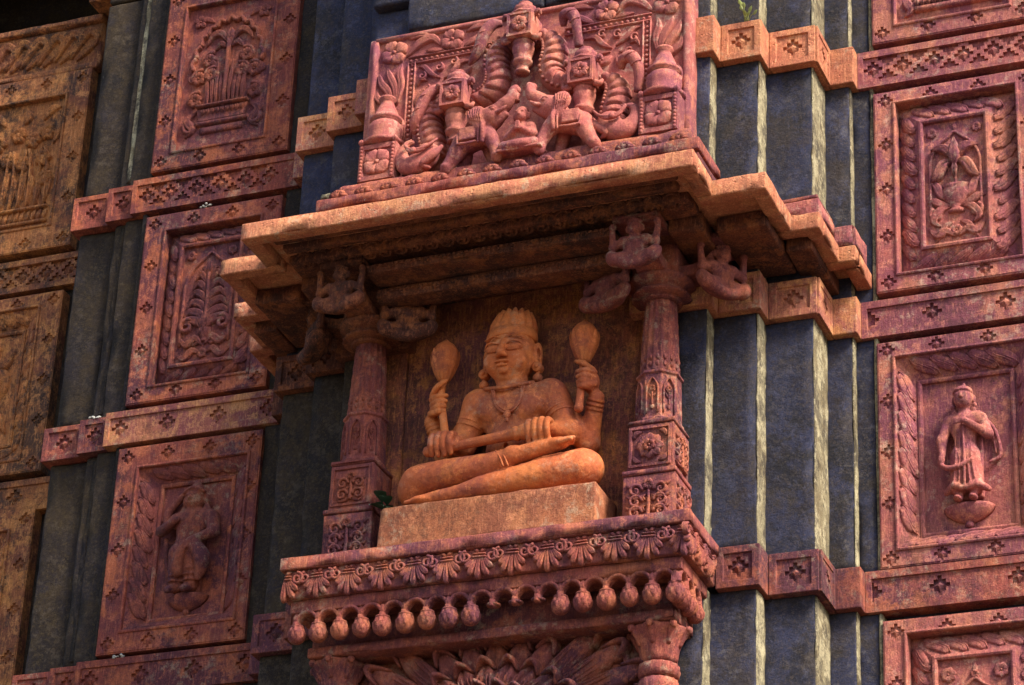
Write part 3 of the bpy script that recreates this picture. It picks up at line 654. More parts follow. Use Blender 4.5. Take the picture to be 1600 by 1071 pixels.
for k in range(9): c.lf([(-.46+.115*k,-.62),(-.44+.115*k,-.55),(-.46+.115*k,-.49)], .016, .034, .3, 'basket_weave')
c.st([(-.62,-.70),(0,-.70),(.62,-.70)], .016, .02, 'basket_rim'); c.st([(-.6,-.47),(0,-.47),(.6,-.47)], .012, .036, 'basket_rim')
c.st([(-.5,-.80),(0,-.80),(.5,-.80)], .024, .014, 'basket_foot')
c.lf([(.62,-.5),(.84,-.62),(.70,-.76),(.86,-.86)], .030, .022, both=True); c.vo(.74, -.72, .05, .5, -1, 1.0, both=True, h=.018)
c.fl(.76, .84, .05, 5, .016, both=True); c.lf([(.9,.9),(.6,.86),(.42,.80)], .02, .014, both=True)
# ---- right, bottom and top (cut by the picture's edge)
t, fr, hw, hh = panel('carved_panel', 'pink panel at the lower right corner with paired rosettes', 1.79, 2.70, -1.55, -.275, .987, PINK, (1.915, 2.575, -1.44, -.36), (2.04, 2.45, -1.32, -.49, .075, .012, .024))
c = Carve(t, fr, hw*.90, hh*.95, PINK); ogee(c, .72, .1, .80); spandrels(c, .042, .80); c.fl(0, .78, .024, 5, .014); c.lf([(0,0),(.1,.3),(0,.6)], .03, .024); c.lf([(.05,-.1),(.4,.2),(.6,.1)], .03, .02, both=True)
t, fr, hw, hh = panel('carved_panel', 'weathered panel at the top right corner with a fringed flower bed', 1.79, 2.70, 3.18, 4.48, .987, PINK, (1.93, 2.56, 3.29, 4.36), None)
c = Carve(t, fr, hw*.95, hh*.96, PINK)
c.st([(-.7,-.88),(0,-.88),(.7,-.88)], .02, .022, 'basket_rim')
for k in range(13): c.lf([(-.66+.11*k,-.86),(-.66+.11*k,-.80),(-.66+.11*k,-.72)], .014, .03)
c.lf([(.68,-.7),(.86,-.76),(.78,-.88),(.92,-.95)], .03, .024, both=True); c.lf([(0,-.7),(.1,-.2),(0,.2)], .03, .03)
# ---- ochre panels, far left
t, fr, hw, hh = panel('carved_panel', 'ochre panel of tall lilies and poppies in a bed, upper left edge', -4.56, -3.63, 3.19, 4.53, 1.63, OCHRE, (-4.40, -3.80, 3.37, 4.345), None)
c = Carve(t, fr, hw*.96, hh*.96, OCHRE)
c.st([(-.9,-.72),(0,-.72),(.9,-.72)], .012, .024, 'bed_rim'); c.st([(-.9,-.94),(0,-.94),(.9,-.94)], .014, .018, 'bed_rim')
for k in range(12): c.lf([(-.8+.145*k,-.92),(-.76+.145*k,-.84),(-.70+.145*k,-.74)], .018, .018, .3, 'bed_leaf')
for k in range(8):
    u = -.78+.225*k; c.st([(u,-.70),(u*.96+.02,-.2),(u*.9+.06*(-1)**k,.25)], .009, .024)
    c.lf([(u,-.62),(u+.06,-.3),(u+.12*(-1)**k,-.05)], .02, .022); c.lf([(u+.03,-.66),(u-.05,-.48),(u-.10,-.34)], .016, .018)
for u, v, n_ in ((-.6,.42,5),(-.1,.52,6),(.30,.40,5),(.66,.50,6),(.62,.08,5),(-.30,.12,6),(.14,.02,5),(.72,-.26,6)):
    c.part('flower', lambda mb: (flower(mb, c.fr, u*c.hw, v*c.hh, .062, n_, .03), dome(mb, c.fr, u*c.hw, v*c.hh, .03, .03, .035)))
c.lf([(.82,.30),(.94,.55),(.86,.82)], .03, .022, both=True); c.lf([(.5,.72),(.7,.88),(.92,.90)], .03, .022, both=True); c.lf([(.0,.70),(.1,.82),(0,.95)], .03, .022)
t, fr, hw, hh = panel('carved_panel', 'brown ochre panel with a round medallion and leaf border, middle left edge', -4.56, -3.63, 1.60, 2.86, 1.63, OCHRE, (-4.40, -3.795, 1.70, 2.76), (-4.31, -3.90, 1.82, 2.64, .01, .06, .066))
c = Carve(t, fr, hw*.9, hh*.95, OCHRE)
c.part('medallion', lambda mb: dome(mb, c.fr, 0, .05, .14, .14, .04, 24, 5)); c.fl(0, .05, .10, 8, .05)
c.lf([(.1,.5),(.5,.45),(.8,.7)], .03, .024, both=True); c.lf([(.1,-.4),(.5,-.5),(.8,-.8)], .03, .024, both=True); c.vo(.5, -.62, .05, 1, 1, 1.1, both=True); c.fl(0, .74, .05, 6, .02)
c.lf([(0,-.4),(.05,-.6),(0,-.85)], .04, .024)
t, fr, hw, hh = panel('carved_panel', 'bright ochre panel at the lower left corner, only its cross-dotted frame in view', -4.56, -3.63, .02, 1.345, 1.63, OCHRE, (-4.40, -3.80, .15, 1.21), (-4.31, -3.90, .27, 1.10, .01, .06, .066))
# frieze and dark recess above the ochre panels
t = thing('carved_frieze', 'dark brown frieze of curling leaves in the top left corner', 'frieze', (-4.1, 1.64, 4.56))
MB().rbox(-5.2, -3.60, 1.665, 1.75, 4.545, 4.90, r=.006, step=.08).build('frieze_bed', OCHRE, t)
MB().rbox(-5.2, -3.60, 1.630, 1.75, 4.905, 4.955, r=.012, step=.05).build('top_moulding', OCHRE, t); MB().rbox(-5.2, -3.60, 1.640, 1.75, 4.535, 4.585, r=.012, step=.05).build('bottom_moulding', OCHRE, t)
ff = Frame((-4.45, 1.665, 4.74)); me = MB()
stroke(me, Frame((0,0,0)), [(-.09,-.10),(-.03,.02),(.03,.09),(.09,.05),(.085,-.02)], [.012,.03,.034,.026,.008], .03, 7, .5); stroke(me, Frame((0,0,0)), [(-.05,-.12),(.02,-.06),(.10,.0)], [.01,.026,.008], .024, 7, .4)
o = None
for i in range(8):
    if o is None: o = me.build('curling_leaf', OCHRE); cur = o
    else: cur = o.copy(); COL.objects.link(cur)
    cur.parent = t; cur.location = Vector((-4.60+.125*i, 1.665, 4.745))-t.location
t = thing('wall_recess', 'black shadowed recess at the top left corner of the wall', 'recess', (-4.1, 2.3, 4.96))
MB().rbox(-5.2, -3.64, 1.62, 1.70, 6.0, 6.3, step=.2).build('lintel', DARKL, t)
MB().rbox(-3.640, -3.30, 1.50, 1.80, 4.96, 6.3, r=.01, step=.1).build('jamb', OCHRE, t)

# ================================================================== STANDING FIGURES IN PANELS
def bowl_pedestal(parent, x, y, z, w, mat, name='lotus_pedestal'):
    mb = MB(); prof = [(.10,0),(.22,.02),(.30,.05),(.62,.18),(.95,.42),(1.05,.62),(1.08,.70),(.98,.78),(.80,.82)]
    rings = []
    for r_, t_ in prof: rings.append([(x+w*r_*math.cos(a), y-w*.55*r_*max(0, math.sin(a))+.012*min(0, math.sin(a)), z+w*t_*1.0) for a in np.linspace(0, 2*math.pi, 26, endpoint=False)])
    mb.loft(rings); o = mb.build(name, mat, parent)
    k = MB(); k.ball((x, y-w*.1, z-.008), (w*.18, w*.16, .02)); k.build('finial', mat, o)
    return o
def figure_right(t, x, y, z, mat):
    c = Clay((x-.24, y-.17, z-.055), (x+.24, y+.03, z+.70), .005); P = lambda a, b, d: (x+a, y+d, z+b)
    c.ell(P(0,.572,-.065), (.050,.052,.064), .01).ell(P(0,.545,-.090), (.034,.026,.030), .02)
    c.ell(P(0,.606,-.058), (.050,.050,.034), .005).limb(P(0,.625,-.055), P(.003,.660,-.052), .018, .006, .015)
    c.chain([P(-.050,.596,-.075), P(-.025,.602,-.110), P(.025,.602,-.110), P(.050,.596,-.075)], [.005,.006,.006,.005], .003)
    c.limb(P(0,.585,-.113), P(0,.556,-.124), .006, .010, .006)
    for s in (-1, 1):
        c.ell(P(.022*s,.578,-.108), (.014,.008,.007), .002); c.ell(P(.053*s,.565,-.05), (.010,.015,.026), .005); c.ell(P(.056*s,.530,-.052), (.013,.013,.015), .003); c.ell(P(.052*s,.508,-.052), (.010,.010,.013), .003)
    c.ell(P(0,.536,-.113), (.017,.007,.005), .002); c.limb(P(0,.52,-.05), P(0,.475,-.045), .028, .032, .015)
    c.limb(P(-.068,.452,-.045), P(.068,.452,-.045), .036, .036, .03); c.ell(P(0,.395,-.052), (.070,.045,.080), .03); c.ell(P(0,.305,-.05), (.056,.040,.065), .03); c.ell(P(0,.245,-.052), (.070,.045,.065), .03)
    c.limb(P(-.026,.24,-.055), P(-.042,.075,-.05), .050, .046, .02); c.limb(P(.026,.24,-.055), P(.042,.075,-.05), .050, .046, .02)
    for k in range(5): u = -.05+.025*k; c.chain([P(u*.8,.37,-.096), P(u*.8,.22,-.104), P(u*1.2,.06,-.098)], [.002,.0035,.005], .005)
    c.chain([P(0,.42,-.097), P(.004,.25,-.106), P(0,.05,-.100)], [.006,.007,.008], .004)
    c.chain([P(-.105,.050,-.05), P(-.055,.070,-.085), P(-.01,.048,-.095)], [.014,.016,.012], .012); c.chain([P(.012,.048,-.095), P(.06,.070,-.085), P(.112,.050,-.05)], [.012,.016,.015], .012)
    for s in (-1, 1): c.limb(P(.036*s,.06,-.055), P(.037*s,.008,-.058), .020, .019, .006); c.ell(P(.040*s,-.002,-.085), (.022,.038,.014), .006)
    c.limb(P(-.086,.452,-.045), P(-.120,.345,-.055), .031, .027, .015).limb(P(-.120,.345,-.055), P(-.113,.250,-.085), .026, .018, .012); c.ell(P(-.116,.222,-.095), (.018,.017,.030), .008)
    c.chain([P(-.125,.20,-.09), P(-.085,.165,-.105), P(-.03,.165,-.112), P(.04,.20,-.105)], [.010,.013,.012,.008], .006)
    c.limb(P(.086,.452,-.045), P(.122,.352,-.065), .032, .028, .015).limb(P(.122,.352,-.065), P(.025,.408,-.118), .026, .018, .012); c.ell(P(.006,.418,-.124), (.026,.014,.016), .006)
    for k in range(4): c.limb(P(-.010,.428-.008*k,-.130), P(-.042,.434-.010*k,-.122), .0055, .0045, .002)
    c.chain([P(.09,.47,-.03), P(.150,.385,-.018), P(.172,.25,-.012), P(.118,.215,-.018)], [.010,.010,.010,.008], .006); c.chain([P(.10,.45,-.03), P(.135,.37,-.015), P(.150,.26,-.010)], [.006,.006,.005], .006)
    c.blk(P(-.06,.02,-.02), P(.08,.52,.028), .01, .015); c.rough(.0008, 60)
    return c.mb().build('robed_figure', mat, t)
def figure_left(t, x, y, z, mat):
    c = Clay((x-.27, y-.17, z-.055), (x+.25, y+.03, z+.72), .0055); P = lambda a, b, d: (x+a, y+d, z+b)
    c.ell(P(.02,.555,-.06), (.060,.055,.072), .01).ell(P(.01,.525,-.085), (.036,.03,.035), .02)
    c.limb(P(.02,.585,-.055), P(.02,.66,-.05), .060, .018, .008); c.chain([P(-.045,.585,-.09), P(.02,.60,-.118), P(.085,.585,-.085)], [.009,.009,.009], .004)
    c.limb(P(.012,.565,-.113), P(.010,.535,-.122), .007, .011, .008); c.ell(P(-.010,.562,-.108), (.015,.008,.007), .003).ell(P(.038,.562,-.106), (.015,.008,.007), .003); c.ell(P(.010,.513,-.110), (.018,.008,.005), .003)
    for s in (-1, 1): c.ell(P(.02+.068*s,.545,-.05), (.016,.02,.034), .006).ell(P(.02+.07*s,.500,-.05), (.016,.016,.02), .004)
    c.limb(P(.01,.50,-.05), P(.01,.46,-.045), .034, .040, .02); c.limb(P(-.08,.435,-.045), P(.115,.43,-.045), .046, .050, .04)
    c.ell(P(.005,.37,-.055), (.088,.058,.10), .04); c.ell(P(-.01,.24,-.055), (.078,.055,.10), .04)
    c.limb(P(-.05,.22,-.06), P(-.06,.03,-.05), .062, .040, .02); c.limb(P(.03,.22,-.06), P(.035,.03,-.05), .060, .040, .02)
    for k in range(5):
        zz = .05+.033*k
        for xx in (-.058, .034): c.chain([P(xx-.045,zz,-.07), P(xx,zz-.006,-.104), P(xx+.045,zz,-.07)], [.006,.007,.006], .004)
    for xx in (-.065, .035): c.limb(P(xx,.02,-.06), P(xx-.015,-.008,-.10), .026, .022, .008)
    c.limb(P(-.10,.435,-.05), P(-.175,.37,-.07), .036, .030, .02).limb(P(-.175,.37,-.07), P(-.075,.40,-.12), .028, .022, .014)
    c.ell(P(-.055,.408,-.125), (.026,.016,.018), .008)
    c.chain([P(-.165,.39,-.03), P(-.165,.50,-.025), P(-.10,.575,-.03), P(-.045,.615,-.04)], [.020,.020,.018,.014], .01)
    c.limb(P(.135,.42,-.055), P(.165,.33,-.075), .044, .036, .02).limb(P(.165,.33,-.075), P(.05,.265,-.125), .032, .023, .015)
    c.ell(P(.02,.245,-.13), (.030,.018,.026), .01)
    for k in range(4): c.limb(P(.005+.012*k,.24,-.14), P(-.03+.010*k,.185,-.135), .008, .006, .002)
    c.chain([P(.06,.25,-.11), P(.12,.16,-.10), P(.10,.05,-.09)], [.034,.042,.018], .02); c.chain([P(.0,.22,-.12), P(-.03,.13,-.115), P(-.02,.08,-.11)], [.026,.03,.02], .015)
    c.chain([P(-.165,.34,-.02), P(-.15,.20,-.02), P(-.10,.12,-.03)], [.014,.012,.010], .01)
    c.blk(P(-.09,-.02,-.02), P(.08,.5,.028), .01, .02); c.rough(.0012, 60)
    return c.mb().build('dancing_figure', mat, t)
t, fr, hw, hh = panel('carved_panel', 'pink panel with a robed figure on a lotus bowl, hand on chest', 1.785, 2.70, .010, 1.300, .987, PINK, (1.885, 2.600, .115, 1.200), (1.985, 2.492, .185, 1.080, .012, .070, .078), pitch=.105)
bowl_pedestal(t, 2.235, 1.065, .235, .125, PINK); figure_right(t, 2.235, 1.060, .345, PINK)
t, fr, hw, hh = panel('carved_panel', 'dark red panel with a dancing figure standing on a lotus bowl', -2.710, -1.79, .030, 1.310, .987, MAROON, (-2.560, -1.870, .165, 1.165), (-2.440, -1.968, .220, 1.072, .012, .070, .078), PLUM, pitch=.105)
bowl_pedestal(t, -2.20, 1.065, .265, .120, PLUM); figure_left(t, -2.20, 1.060, .375, PLUM)

# ================================================================== NICHE
t = thing('niche_wall', 'orange-stained back wall of the niche behind the seated statue', 'wall', (0, .45, 0))
MB().rbox(-.66, .665, .452, .66, -.06, 1.62, r=.004, step=.06, amp=.003, chip=.004).build('back_slab', NICHE, t)
MB().rbox(-.80, -.664, .436, .66, -.06, 1.62, r=.006, step=.06, amp=.003, chip=.006).build('side_slab', NICHE, t)
MB().rbox(.669, .82, .436, .66, -.06, 1.62, r=.006, step=.06, amp=.003, chip=.006).build('side_slab', NICHE, t)
MB().rbox(-.95, .95, .10, .62, 1.62, 1.70, r=.006, step=.08, amp=.003).build('ceiling_slab', SHADE_STONE, t)
plinth = tag(MB().rbox(-.600, .578, .085, .40, .001, .256, r=.012, step=.03, amp=.005, chip=.022).build('statue_plinth', PLINTH), 'plain orange-brown stone block under the seated statue', 'plinth')

st = thing('seated_statue', 'orange four-armed stone statue sitting cross-legged with crown and club', 'statue', (0, .3, .256))
c = Clay((-.63, .04, .235), (.63, .47, 1.40), .0048)
c.ell((.0,.33,.40), (.24,.125,.13), .05).ell((.025,.315,.60), (.145,.095,.17), .05).ell((.03,.30,.80), (.172,.105,.15), .06)
c.limb((-.150,.315,.880), (.215,.315,.885), .085, .085, .06); c.ell((-.055,.222,.815), (.085,.035,.065), .04).ell((.115,.222,.815), (.085,.035,.065), .04)
c.ell((.03,.225,.60), (.10,.03,.10), .05); c.limb((.02,.305,.93), (.012,.285,1.06), .085, .080, .03)
for zz in (.985, 1.01): c.chain([(-.05,.255,zz), (.015,.215,zz-.006), (.08,.255,zz)], [.008,.008,.008], .006)
# head
c.shift(.035)
c.ell((.010,.275,1.175), (.136,.115,.160), .01).ell((.008,.232,1.080), (.096,.062,.064), .04)
for s in (-1, 1): c.ell((.008+.066*s,.198,1.108), (.052,.040,.052), .03)
c.ell((.008,.172,1.045), (.026,.018,.022), .02)
c.chain([(.008,.168,1.215), (.008,.142,1.155), (.008,.124,1.118)], [.010,.014,.019], .014)
for s in (-1, 1): c.ell((.008+.021*s,.142,1.112), (.014,.016,.012), .005)
c.ell((.008,.152,1.081), (.042,.016,.010), .003).ell((.008,.154,1.060), (.034,.016,.011), .003); c.chain([(-.036,.160,1.071), (.008,.140,1.0705), (.052,.160,1.071)], [.005,.005,.005], .002, True)
for s in (-1, 1):
    ex = .008+.058*s
    c.ell((ex,.178,1.172), (.047,.023,.026), .004)
    c.chain([(ex-.047,.176,1.166), (ex-.02,.156,1.158), (ex+.02,.158,1.158), (ex+.049,.182,1.168)], [.0025,.0035,.0035,.0025], .001, True)
    c.chain([(ex-.050,.176,1.178), (ex,.150,1.200), (ex+.052,.184,1.180)], [.0028,.0032,.0028], .001, True)
    c.chain([(ex-.048,.164,1.220), (ex,.157,1.236), (ex+.052,.182,1.216)], [.0035,.004,.003], .003)
    c.ell((.010+.142*s,.298,1.165), (.022,.036,.078), .010); c.ell((.010+.148*s,.285,1.16), (.010,.016,.045), .008, True)
c.shift(-.035)
# torso lines
c.chain([(-.13,.215,.77), (-.05,.190,.745), (.03,.205,.765), (.11,.190,.745), (.19,.215,.77)], [.003,.004,.003,.004,.003], .004, True)
c.ell((.035,.205,.575), (.012,.02,.016), .006, True); c.chain([(-.10,.25,.545), (.035,.195,.525), (.17,.25,.545)], [.004,.005,.004], .004, True)
c.chain([(-.11,.255,.925), (-.03,.222,.905)], [.010,.009], .02, smooth=False); c.chain([(.15,.255,.93), (.07,.222,.905)], [.010,.009], .02, smooth=False)
# rear arms
c.limb((.235,.365,.875), (.412,.392,.630), .068, .058, .04).limb((.412,.392,.630), (.480,.315,.845), .056, .040, .03)
c.limb((-.185,.365,.865), (-.375,.370,.660), .066, .056, .04).limb((-.375,.370,.660), (-.438,.310,.835), .054, .040, .03)
c.ell((.455,.295,.925), (.046,.040,.062), .02).ell((-.400,.295,.925), (.046,.040,.062), .02)
for k in range(4):
    zz = .972-.030*k; e = .004*k
    c.chain([(.478-e,.275,zz), (.440,.232,zz-.004), (.395+e,.245,zz+.002)], [.0165,.0165,.013], .003)
    c.chain([(-.430+e,.275,zz-.028), (-.375,.232,zz-.036), (-.335-e,.245,zz-.030)], [.0165,.0165,.013], .003)
c.chain([(.470,.270,.985), (.430,.240,1.012), (.385,.245,1.035)], [.016,.0155,.010], .003); c.chain([(-.425,.268,.965), (-.385,.235,.995), (-.335,.235,1.025)], [.016,.0155,.010], .003)
c.chain([(.485,.27,.90), (.45,.235,.885), (.405,.245,.90)], [.017,.016,.012], .004); c.chain([(-.43,.27,.86), (-.40,.24,.845), (-.36,.245,.85)], [.017,.016,.012], .004)
# front arms and hands on the club
c.limb((-.175,.300,.885), (-.245,.300,.665), .078, .064, .05).limb((-.245,.300,.665), (-.275,.195,.640), .060, .043, .03)
c.limb((.240,.300,.890), (.335,.300,.665), .078, .064, .05).limb((.335,.300,.665), (.285,.205,.640), .060, .043, .03)
c.ell((-.285,.160,.628), (.068,.048,.042), .02).ell((.245,.165,.635), (.070,.048,.045), .02)
for k in range(4):
    xx = -.335+.034*k; q = .006*(1 if k in (1,2) else 0)
    c.chain([(xx,.150,.655+q), (xx-.002,.102,.632+q), (xx-.004,.094,.585), (xx-.004,.120,.540-q)], [.0175,.0180,.0175,.0150], .003)
    xx = .192+.034*k
    c.chain([(xx,.155,.660+q), (xx+.002,.104,.640+q), (xx+.004,.094,.590), (xx+.004,.120,.545-q)], [.0175,.0180,.0175,.0150], .003)
c.chain([(-.235,.165,.635), (-.205,.125,.610), (-.215,.108,.575)], [.02,.018,.014], .006); c.chain([(.185,.165,.645), (.158,.130,.620), (.165,.110,.590)], [.02,.018,.014], .006)
# legs
c.ell((0,.30,.355), (.46,.14,.10), .03)
c.limb((-.12,.33,.42), (-.465,.235,.400), .118, .100, .04); c.limb((.14,.33,.42), (.455,.235,.405), .118, .103, .04)
c.chain([(.44,.205,.395), (.22,.165,.360), (.0,.130,.325), (-.10,.120,.312)], [.095,.078,.058,.046], .02)
c.chain([(-.10,.120,.312), (-.17,.118,.300), (-.29,.115,.290), (-.425,.115,.280)], [.048,.040,.034,.020], .012)
c.ell((-.075,.125,.318), (.04,.03,.038), .02)
c.chain([(-.445,.205,.430), (-.25,.165,.435), (-.03,.150,.450), (.08,.140,.468)], [.092,.078,.060,.046], .02)
c.chain([(.07,.135,.468), (.16,.132,.484), (.26,.132,.500), (.36,.134,.516)], [.046,.040,.036,.030], .015); c.ell((.105,.112,.485), (.040,.030,.038), .02); c.ell((.355,.132,.514), (.060,.040,.026), .015)
for k in range(4): c.limb((.385,.108+.014*k,.520), (.440-.008*k,.112+.014*k,.528-.003*k), .0125, .011, .003)
c.limb((.37,.100,.505), (.432,.094,.512), .015, .013, .004)
c.ell((-.385,.112,.281), (.060,.040,.020), .015)
for k in range(4): c.limb((-.405,.092+.014*k,.282), (-.462+.008*k,.096+.014*k,.274), .0125, .011, .003)
c.rough(.0014, 45)
body = c.mb().build('body', STATUE, st)
# incised eyes, brows and mouth as crisp raised lines
for s_ in (-1, 1):
    ex = .008+.058*s_; o_ = (.010, .0) if s_ > 0 else (.0, .010)
    for nm, pts, r_ in (('upper_eyelid', [(ex-.052,.170+o_[1],1.133), (ex-.026,.152,1.157), (ex+.022,.152,1.158), (ex+.054,.172+o_[0],1.135)], [.002,.0050,.0050,.002]),
                        ('lower_eyelid', [(ex-.052,.170+o_[1],1.133), (ex-.024,.155,1.113), (ex+.022,.155,1.113), (ex+.054,.172+o_[0],1.135)], [.002,.0042,.0042,.002]),
                        ('eyebrow', [(ex-.050,.160+o_[1],1.188), (ex,.156,1.204), (ex+.054,.172+o_[0],1.184)], [.003,.0050,.002])):
        m = MB(); m.tube(pts, r_, 8); m.build(nm, STATUE, st)
# ornaments and attributes
mb = MB(); nfl = 15
rings = []
for r_, z_, tip in [(.128,1.217,0),(.1375,1.223,0),(.1385,1.250,0),(.133,1.276,0),(.125,1.280,0),(.129,1.288,.8),(.127,1.32,1.5),(.114,1.36,1.7),(.090,1.392,1.9),(.062,1.410,1.2)]:
    rings.append([(.004+r_*(1+.062*tip*abs(math.cos(nfl*a/2))-.040*tip)*math.cos(a), .285+(z_-1.22)*.22+r_*.86*(1+.062*tip*abs(math.cos(nfl*a/2))-.040*tip)*math.sin(a), z_+(.020*abs(math.cos(nfl*a/2)) if tip > 1.8 else 0)) for a in np.linspace(0, 2*math.pi, 120, endpoint=False)])
rings.append([(p[0]*.4+.004*.6, (p[1]-.326)*.4+.326, 1.424) for p in rings[-1]])
mb.loft(rings); mb.build('crown', STATUE, st)
nk = MB(); nk.tube([(-.125,.262,.955), (-.09,.215,.93), (.01,.178,.905), (.11,.215,.932), (.15,.262,.955)], .011); neck = nk.build('necklace', STATUE, st)
n2 = MB()
for k, dz in enumerate((0, .014)): n2.tube([(-.055+k*.012,.190,.905), (-.02,.178,.80+dz), (.045,.176,.755+dz), (.105,.180,.80+dz), (.125-k*.012,.192,.905)], .0055)
n2.build('chain', STATUE, neck); n3 = MB(); n3.ball((.045,.170,.742), (.020,.014,.026)); n3.ball((.045,.170,.712), (.010,.009,.014)); n3.build('pendant', STATUE, neck)
n4 = MB()
for k in range(13): a = -1.25+k*2.5/12; n4.ball((.012+.105*math.sin(a), .262-.078*math.cos(a), .925-.012*math.cos(a)), .0095, 8, 5)
n4.build('bead_row', STATUE, neck)
for s in (-1, 1):
    e = MB(); x = .010+.150*s; e.lathe([(.004,.970),(.022,.974),(.026,.995),(.018,1.010),(.010,1.014),(.012,1.03)], x, .285, 14, lambda a, z: 1+.08*math.cos(7*a)); e.tube([(x,.262,1.050),(x,.305,1.050)], .027, 16); e.ball((x,.258,1.050), (.012,.010,.012)); e.build('earring', STATUE, st)
for (a, b, r_) in (((-.2125,.300,.760),(-.218,.300,.745),.0765), ((.290,.300,.762),(.297,.300,.747),.0765)):
    for k in range(2):
        m = MB(); d = np.array(b)-np.array(a); p = np.array(a)-d*k*1.8; m.tube([tuple(p), tuple(p+d*.55)], r_, 20); m.build('armlet', STATUE, st)
for (a, b, r_) in (((.458,.334,.785),(.463,.329,.797),.050), ((-.420,.330,.785),(-.424,.326,.797),.050)):
    for k in range(3):
        m = MB(); d = np.array(b)-np.array(a); p = np.array(a)+d*k*1.7; m.tube([tuple(p), tuple(p+d*.9)], r_-.002*k, 18); m.build('bracelet', STATUE, st)
cl = MB(); A = np.array((-.392,.125,.560)); B = np.array((.300,.128,.612)); ax = (B-A)/np.linalg.norm(B-A)
prof = [(0,.010),(.012,.026),(.030,.030),(.045,.024),(.055,.022),(.16,.024),(.30,.026),(.44,.029),(.50,.031),(.505,.038),(.52,.040),(.535,.034),(.54,.040),(.56,.044),(.60,.046),(.68,.040),(.69,.012)]
u_ = np.cross(ax, (0,1,0)); u_ /= np.linalg.norm(u_); v_ = np.cross(ax, u_)
cl.loft([[A+ax*d+r_*(u_*math.cos(q)+v_*math.sin(q))*(1+.04*math.cos(8*q)) for q in np.linspace(0, 2*math.pi, 24, endpoint=False)] for d, r_ in prof]); cl.build('club', STATUE, st)
def bud(x, y, z, sgn):
    mb = MB(); prof = [(.022,0),(.036,.03),(.056,.070),(.070,.115),(.073,.155),(.066,.192),(.046,.222),(.022,.240),(.012,.252),(.002,.262)]
    mb.lathe([(r_, z+h_) for r_, h_ in prof], x, y, 24); o = mb.build('lotus_bud', STATUE, st)
    for k in range(7):
        a = -math.pi/2+(k-3)*.62; m2 = MB()
        for q, (w0, lift) in enumerate(((.0,0),)):
            pl = []
            for h_, r_ in ((.01,.029),(.06,.054),(.11,.0715),(.15,.0765),(.185,.0715)):
                ww = .34*math.sin(math.pi*min(1, (h_+.02)/.21))**.7+.02
                pl.append([(x+(r_+.004*(1-abs(t)))*math.cos(a+t*ww), y+(r_+.004*(1-abs(t)))*math.sin(a+t*ww), z+h_) for t in (-1,-.5,0,.5,1)])
            m2.loft(pl, cap=False, closed=False)
        m2.build('petal', STATUE, o)
    return o
bud(.408, .300, 1.045, 1); bud(-.378, .300, 1.050, -1)
for pts in ([(.408,.295,1.06),(.415,.262,.95),(.412,.255,.84),(.408,.25,.765)], [(-.378,.295,1.06),(-.372,.262,.95),(-.345,.25,.80),(-.318,.235,.68)]):
    m = MB(); m.tube(pts, [.020,.020,.021,.022], 12); m.ball(pts[-1], .026); m.build('lotus_stem', STATUE, st)
for pts in ([(.02,.105,.505),(.055,.082,.45),(.075,.085,.40)], [(.045,.105,.505),(.08,.082,.45),(.10,.085,.40)]):
    m = MB(); m.tube(pts, .005, 6); m.build('garment_fold', STATUE, st)
# green sprig at the statue's side
pl = thing('leafy_sprig', 'small green leafy sprig beside the left knee of the statue', 'plant', (-.63, .2, .26))
for k, (p, q, wv) in enumerate((((-.63,.24,.31),(-.585,.10,.275),.042), ((-.65,.22,.32),(-.665,.10,.29),.036), ((-.62,.22,.34),(-.595,.11,.335),.036), ((-.66,.24,.37),(-.635,.12,.375),.034), ((-.61,.20,.29),(-.57,.11,.268),.034))):
    p, q = np.array(p), np.array(q); d = q-p; sd_ = np.cross(d, (0,.3,1)); sd_ /= np.linalg.norm(sd_); m = MB(); rows = []
    for t_ in np.linspace(0, 1, 7): ww = wv*math.sin(math.pi*min(1, t_*.93+.04)); cpt = p+d*t_+np.array((0,0,.02*math.sin(3*t_))); rows.append([cpt-sd_*ww, cpt+np.array((0,0,-.006)), cpt+sd_*ww])
    m.loft(rows, cap=False, closed=False); m.build('leaf', LEAF, pl)
m = MB(); m.tube([(-.64,.28,.257),(-.635,.26,.30),(-.62,.22,.34)], .005, 6); m.build('stem', LEAF, pl)

# ================================================================== NICHE COLUMNS
def atlante():
    c = Clay((-.17,-.10,-.16), (.17,.10,.15), .0042)
    c.ell((0,-.03,.085), (.036,.036,.045), .01).ell((0,-.048,.07), (.024,.02,.025), .012).limb((0,-.064,.092), (0,-.072,.075), .005, .007, .005)
    for s in (-1, 1):
        c.ell((.038*s,-.025,.085), (.009,.012,.02), .005); c.ell((.014*s,-.064,.094), (.010,.005,.005), .002)
        c.limb((.060*s,-.02,.022), (.108*s,-.03,-.008), .024, .019, .007).limb((.105*s,-.03,-.005), (.114*s,-.025,.085), .019, .014, .01); c.ell((.112*s,-.028,.105), (.018,.018,.02), .008)
        c.chain([(.03*s,-.03,-.075), (.09*s,-.05,-.085), (.11*s,-.035,-.055)], [.036,.032,.028], .007); c.chain([(.10*s,-.04,-.07), (.03*s,-.06,-.115), (-.02*s,-.05,-.12)], [.028,.024,.02], .007)
    c.limb((0,-.025,.05), (0,-.02,.03), .02, .022, .01); c.limb((-.045,-.02,.012), (.045,-.02,.012), .034, .034, .014); c.ell((0,-.03,-.03), (.052,.04,.06), .014); c.ell((0,-.02,-.085), (.10,.04,.04), .014)
    c.ell((0,.01,-.02), (.06,.045,.08), .014); c.chain([(-.036,-.035,.112),(0,-.062,.120),(.036,-.035,.112)], [.006,.007,.006], .003); c.ell((0,-.01,.128), (.024,.024,.016), .004); c.chain([(-.04,-.05,.018),(0,-.066,.0),(.04,-.05,.018)], [.004,.005,.004], .002); c.rough(.0008, 70)
    return c.mb()
